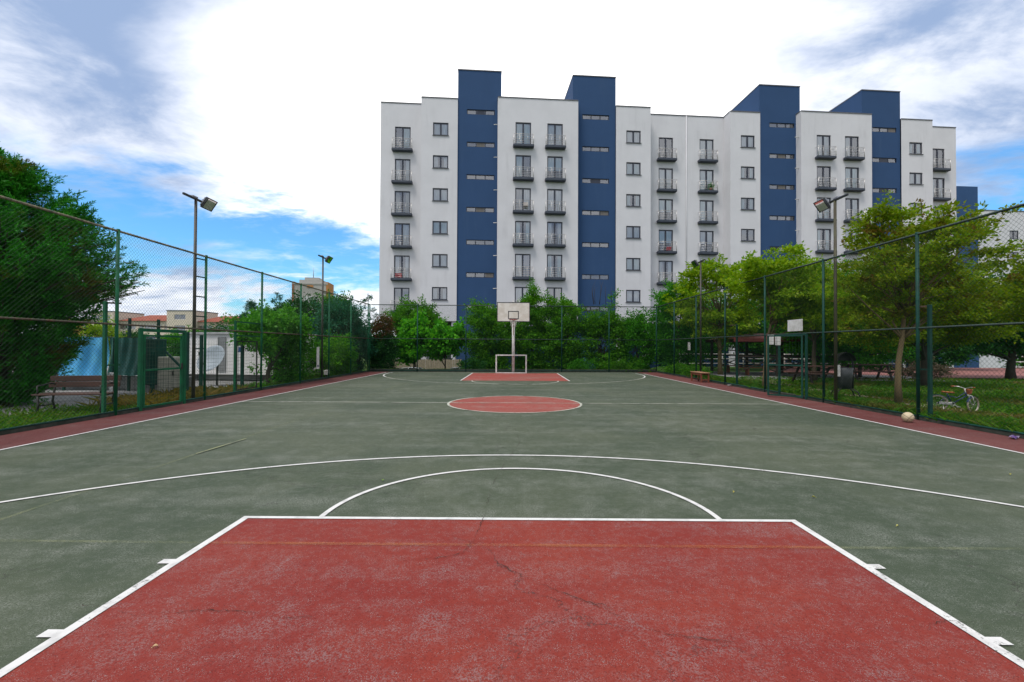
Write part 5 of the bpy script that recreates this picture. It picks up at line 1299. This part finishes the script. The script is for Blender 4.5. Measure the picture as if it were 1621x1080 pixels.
broadleaf('park_tree', 'dark broad tree behind the red pavilion roof', 'tree', (17.5, 31.5, 0), [(0, 0, 3.3, 3.2, 2.0, 2.0), (-3.2, 0, 3.2, 1.8, 1.5, 1.9), (3.0, 0, 3.0, 2.0, 1.6, 1.8)], 360, 75, .16, M['leaf_mid'], M['bark_dark'], 1.0, .16, 59, (.35, .6), .6, 24)
broadleaf('park_tree', 'dark shady tree near the fence at far right beyond the lawn', 'tree', (25.6, 23.4, 0), [(0, 0, 3.4, 3.0, 2.2, 2.1), (-2.0, 0, 2.7, 1.6, 1.6, 1.4), (2.2, 0, 3.0, 2.0, 1.8, 1.8)], 400, 80, .14, M['leaf_dark'], M['bark_dark'], 1.1, .20, 60, (.35, .6), .55, 26)
broadleaf('park_tree', 'broad mid green tree closing the view behind the red paving', 'tree', (28, 33.0, 0), [(0, 0, 3.8, 4.0, 2.2, 2.3), (-4, 0, 3.4, 2.4, 1.8, 2.0), (4.5, 0, 3.5, 2.8, 1.8, 2.1)], 380, 75, .18, M['leaf_mid'], M['bark_dark'], 1.3, .2, 61, (.4, .7), .6, 24)
broadleaf('low_shrub', 'twiggy grey-brown shrub on the far edge of the lawn', 'shrub', (20.4, 22.6, 0), [(0, 0, .40, 1.1, .5, .42)], 60, 40, .10, leaf_mat('leaf_dry', [(.10, .075, .055), (.16, .12, .09), (.05, .06, .025)], .2, .7), M['bark_dark'], .1, .03, 62, (.16, .3), stems=5, limbs=26)
broadleaf('low_shrub', 'leafy green weeds along the right fence before the far corner', 'shrub', (9.5, 25.0, 0), [(0, 0, .25, .5, 2.6, .3)], 90, 40, .10, M['leaf_hedge'], M['bark_dark'], .1, .02, 63, (.14, .26), stems=4, limbs=6)

# ------------------------------------------------------------------ grass
def grass(name, label, rects, n, h, mat, seed, w=.010):
    rs = np.random.default_rng(seed); out = []
    for (x0, x1, y0, y1, share) in rects:
        k = int(n * share); y = 1 / (1 / y0 + rs.random(k) * (1 / y1 - 1 / y0)); x = x0 + (x1 - x0) * rs.random(k)
        # tufts: thin out by a slow pattern
        keep = (np.sin(x * 2.1 + 1.3 * np.sin(y * 1.7)) + np.sin(y * 2.6 + x) + 2.6 * rs.random(k)) > .35
        x, y = x[keep], y[keep]; z = np.array([gz(a, b_) for a, b_ in zip(x, y)]); out.append(np.stack([x, y, z - .01], 1))
    P = np.concatenate(out); N = len(P); a = rs.random((N, 1)) * 2 * PI
    S = np.concatenate([np.cos(a), np.sin(a), 0 * a], 1); L = h * (.5 + rs.random((N, 1)) * 1.0); bend = np.concatenate([rs.normal(size=(N, 2)) * .38, np.ones((N, 1))], 1)
    wd = w * (.7 + .06 * P[:, 1:2])
    mid = P + bend * L * .55; tip = P + bend * L + np.concatenate([bend[:, :2] * L * .5, -.15 * L], 1)
    V = np.stack([P - S * wd, P + S * wd, mid + S * wd * .8, tip], 1); V2 = np.stack([mid - S * wd * .8, P - S * wd, mid + S * wd * .8, tip], 1)
    o = quads_obj(name, V, mat); tag(o, label, 'grass', None, 'stuff'); return o
grass('grass', 'lush green lawn grass beyond the right fence', [(8.95, 16, 5.5, 24, .55), (9.0, 10.6, 5.5, 27.5, .22), (16, 27, 11, 23.5, .23)], 105000, .11, M['grass_blade'], 71)
grass('grass', 'green grass strip along the outside of the left fence', [(-10.6, -8.86, 5, 27, .8), (-14.5, -10.4, 6, 11.5, .2)], 34000, .10, M['grass_blade'], 72)
grass('grass', 'longer unmown grass against the foot of the right fence', [(8.93, 9.5, 5.5, 27, 1)], 9000, .20, M['grass_blade'], 75)
grass('dry_grass', 'straw-coloured dry grass tufts beside the ladder pole outside the left fence', [(-10.6, -8.95, 11.2, 15.4, 1)], 2000, .24, M['dry_grass'], 73)
grass('grass', 'rough grass along the foot of the far fence', [(-8.5, 8.7, 27.95, 28.9, 1)], 9000, .16, M['grass_blade'], 74, .012)

# ------------------------------------------------------------------ small litter on the court
def leaf_on_floor(label, x, y, col, s, rz, name='fallen_leaf', cat='leaf'):
    s *= .62
    m = MB(); n = 7; vs = []
    for i in range(n):
        t = i / (n - 1); w = s * .30 * math.sin(PI * min(1, t * .96 + .03)) + .001; z = .009 + .006 * math.sin(PI * t)
        vs += [(-s / 2 + s * t, -w, z + .008), (-s / 2 + s * t, 0, z), (-s / 2 + s * t, w, z + .010)]
    m.add(vs, [(i * 3 + j, i * 3 + j + 1, i * 3 + 4 + j, i * 3 + 3 + j) for i in range(n - 1) for j in (0, 1)], 0, True)
    m.tube([(-s / 2, 0, .010), (-s * .75, .004, .014)], .0015, 4)
    o = m.build(name, simple('leaf_fallen_' + str(len(bpy.data.materials)), col, None, 30, .7), None, (x, y, .0), rz); tag(o, label, cat)
leaf_on_floor('pale dry leaf lying on the red key at the lower left', -1.82, 2.31, (.50, .33, .17), .036, .5)
leaf_on_floor('small green-yellow leaf by the near free-throw semicircle, left side', -1.50, 5.19, (.14, .25, .02), .07, 2.0)
leaf_on_floor('yellow leaf inside the near three-point arc, right of the semicircle', 2.35, 4.85, (.45, .40, .04), .05, 1.0)
leaf_on_floor('second yellow leaf right of the semicircle, nearer the arc line', 3.1, 4.7, (.40, .38, .05), .05, 2.6)
leaf_on_floor('tiny pale leaf right of the red key', 3.33, 3.95, (.5, .46, .12), .035, .2)
leaf_on_floor('yellow leaf near the right sideline beyond the arc', 6.1, 5.6, (.45, .42, .05), .06, .9)
o = thing('crushed_bottle', 'crumpled purple wrapper against the kerb at the right edge', 'litter', (8.62, 7.84, .03), .4)
m = MB(); rr = random.Random(3); vs = []
for i in range(8):
    for j in range(6): vs.append((-.09 + .026 * i, -.045 + .018 * j, rr.uniform(-.02, .035)))
m.add(vs, [(i * 6 + j, i * 6 + j + 1, i * 6 + 7 + j, i * 6 + 6 + j) for i in range(7) for j in range(5)], 0)
m.build('wrapper', simple('wrapper_purple', (.09, .03, .18), (.22, .18, .28), 12, .35), o); o.name = 'wrapper_litter'
o = MB().box((0, 0, .03), (.16, .10, .06), bev=.015).build('stone_chip', M['yard'], None, (8.70, 18.3, .004), .5); tag(o, 'small pale stone lying at the foot of the right fence', 'stone')

# ------------------------------------------------------------------ sky and light
SUN_EL, SUN_AZ = rad(62), rad(222)      # azimuth measured clockwise from +Y: high, behind the camera to the left
w = bpy.data.worlds.new('World'); scene.world = w; w.use_nodes = True
w.node_tree.nodes.clear(); q = NT(w.node_tree)
wo = q.n('ShaderNodeOutputWorld'); bg = q.n('ShaderNodeBackground'); w.node_tree.links.new(bg.outputs[0], wo.inputs[0])
sky = q.n('ShaderNodeTexSky', sky_type='NISHITA'); sky.sun_disc = False; sky.sun_elevation = SUN_EL; sky.sun_rotation = SUN_AZ
sky.air_density = 1.2; sky.dust_density = .3; sky.ozone_density = 3.0
d = q.vmath('NORMALIZE', q.n('ShaderNodeTexCoord').outputs['Generated'])
sp = q.n('ShaderNodeSeparateXYZ'); q.put(sp.inputs[0], d)
zc = q.math('ADD', q.math('MAXIMUM', sp.outputs[2], 0.0), .16)
cb_ = q.n('ShaderNodeCombineXYZ'); q.put(cb_.inputs[0], q.math('DIVIDE', sp.outputs[0], zc)); q.put(cb_.inputs[1], q.math('DIVIDE', sp.outputs[1], zc))
cv_ = q.scl(cb_.outputs[0], (.75, 1.0, 1))
n1 = q.noise(cv_, .85, 9, .58, .5); n2 = q.noise(q.vmath('ADD', cv_, (7.3, 2.1, 0)), .5, 7, .56, .3); n3 = q.noise(q.vmath('ADD', cv_, (1.2, 9.1, 4)), 2.6, 8, .62, .3)
wisp = q.math('SUBTRACT', n3, .5)
dw = q.vmath('NORMALIZE', q.vmath('ADD', d, q.vmath('MULTIPLY', q.vmath('SUBTRACT', q.noise(cv_, 1.1, 7, .6, .4, 'Color'), (.5, .5, .5)), (.42, .42, .42))))
def lobe(v, lo, hi):
    v = Vector(v).normalized(); return q.step(q.vmath('DOT_PRODUCT', dw, tuple(v)), math.cos(rad(hi)), math.cos(rad(lo)))
def mx_(*a):
    r = a[0]
    for v in a[1:]: r = q.math('MAXIMUM', r, v)
    return r
bright = mx_(lobe((.20, 1, .70), 10, 42), lobe((-.24, 1, .48), 1, 26), lobe((.58, 1, .45), 1, 17))
bright = q.math('MULTIPLY', bright, q.math('SUBTRACT', 1.0, lobe((1.25, 1, .78), 12, 27)))
# openings: a low band of blue on the left, a small one low on the right
zw = q.n('ShaderNodeSeparateXYZ'); q.put(zw.inputs[0], dw); zw = zw.outputs[2]
band = q.math('MULTIPLY', q.step(zw, .03, .12), q.math('SUBTRACT', 1.0, q.step(zw, .21, .32)))
open_ = mx_(q.math('MULTIPLY', band, lobe((-.66, 1, .22), 12, 34)), q.math('MULTIPLY', band, lobe((1.2, 1, .22), 6, 16)))
cov = q.math('ADD', q.math('ADD', n1, q.math('MULTIPLY', wisp, 1.1)), q.math('SUBTRACT', .36, q.math('MULTIPLY', open_, .50)))
cover = q.math('MULTIPLY', q.step(cov, .26, .74), .97)
shl = mx_(lobe((-.95, 1, .72), 6, 26), lobe((1.25, 1, .76), 12, 30))
shade = q.math('MULTIPLY', q.step(q.math('ADD', q.math('ADD', n2, q.math('MULTIPLY', wisp, 1.5)), q.math('MULTIPLY', shl, .20)), .38, .90), q.math('SUBTRACT', 1.0, bright))
cloud = q.mix(shade, (6.2, 6.4, 6.9), (2.0, 2.7, 4.1))
cloud = q.mix(q.math('MULTIPLY', bright, .9), cloud, (10.5, 10.3, 10.2))
blue = q.mix(1.0, sky.outputs[0], (.44, .82, 1.08), 'MULTIPLY')
q.put(bg.inputs[0], q.mix(cover, blue, cloud)); bg.inputs[1].default_value = .10
sl = bpy.data.lights.new('sun', 'SUN'); sl.energy = 1.5; sl.angle = rad(20); sl.color = (1.0, .96, .90)
so = bpy.data.objects.new('sun', sl); COL.objects.link(so)
sd = Vector((math.sin(SUN_AZ) * math.cos(SUN_EL), math.cos(SUN_AZ) * math.cos(SUN_EL), math.sin(SUN_EL)))
so.rotation_euler = (-sd).to_track_quat('-Z', 'Y').to_euler()
scene.view_settings.view_transform = 'Standard'; scene.view_settings.look = 'None'; scene.view_settings.gamma = 1; scene.view_settings.exposure = 0.82
scene.cycles.max_bounces = 8; scene.cycles.transparent_max_bounces = 16
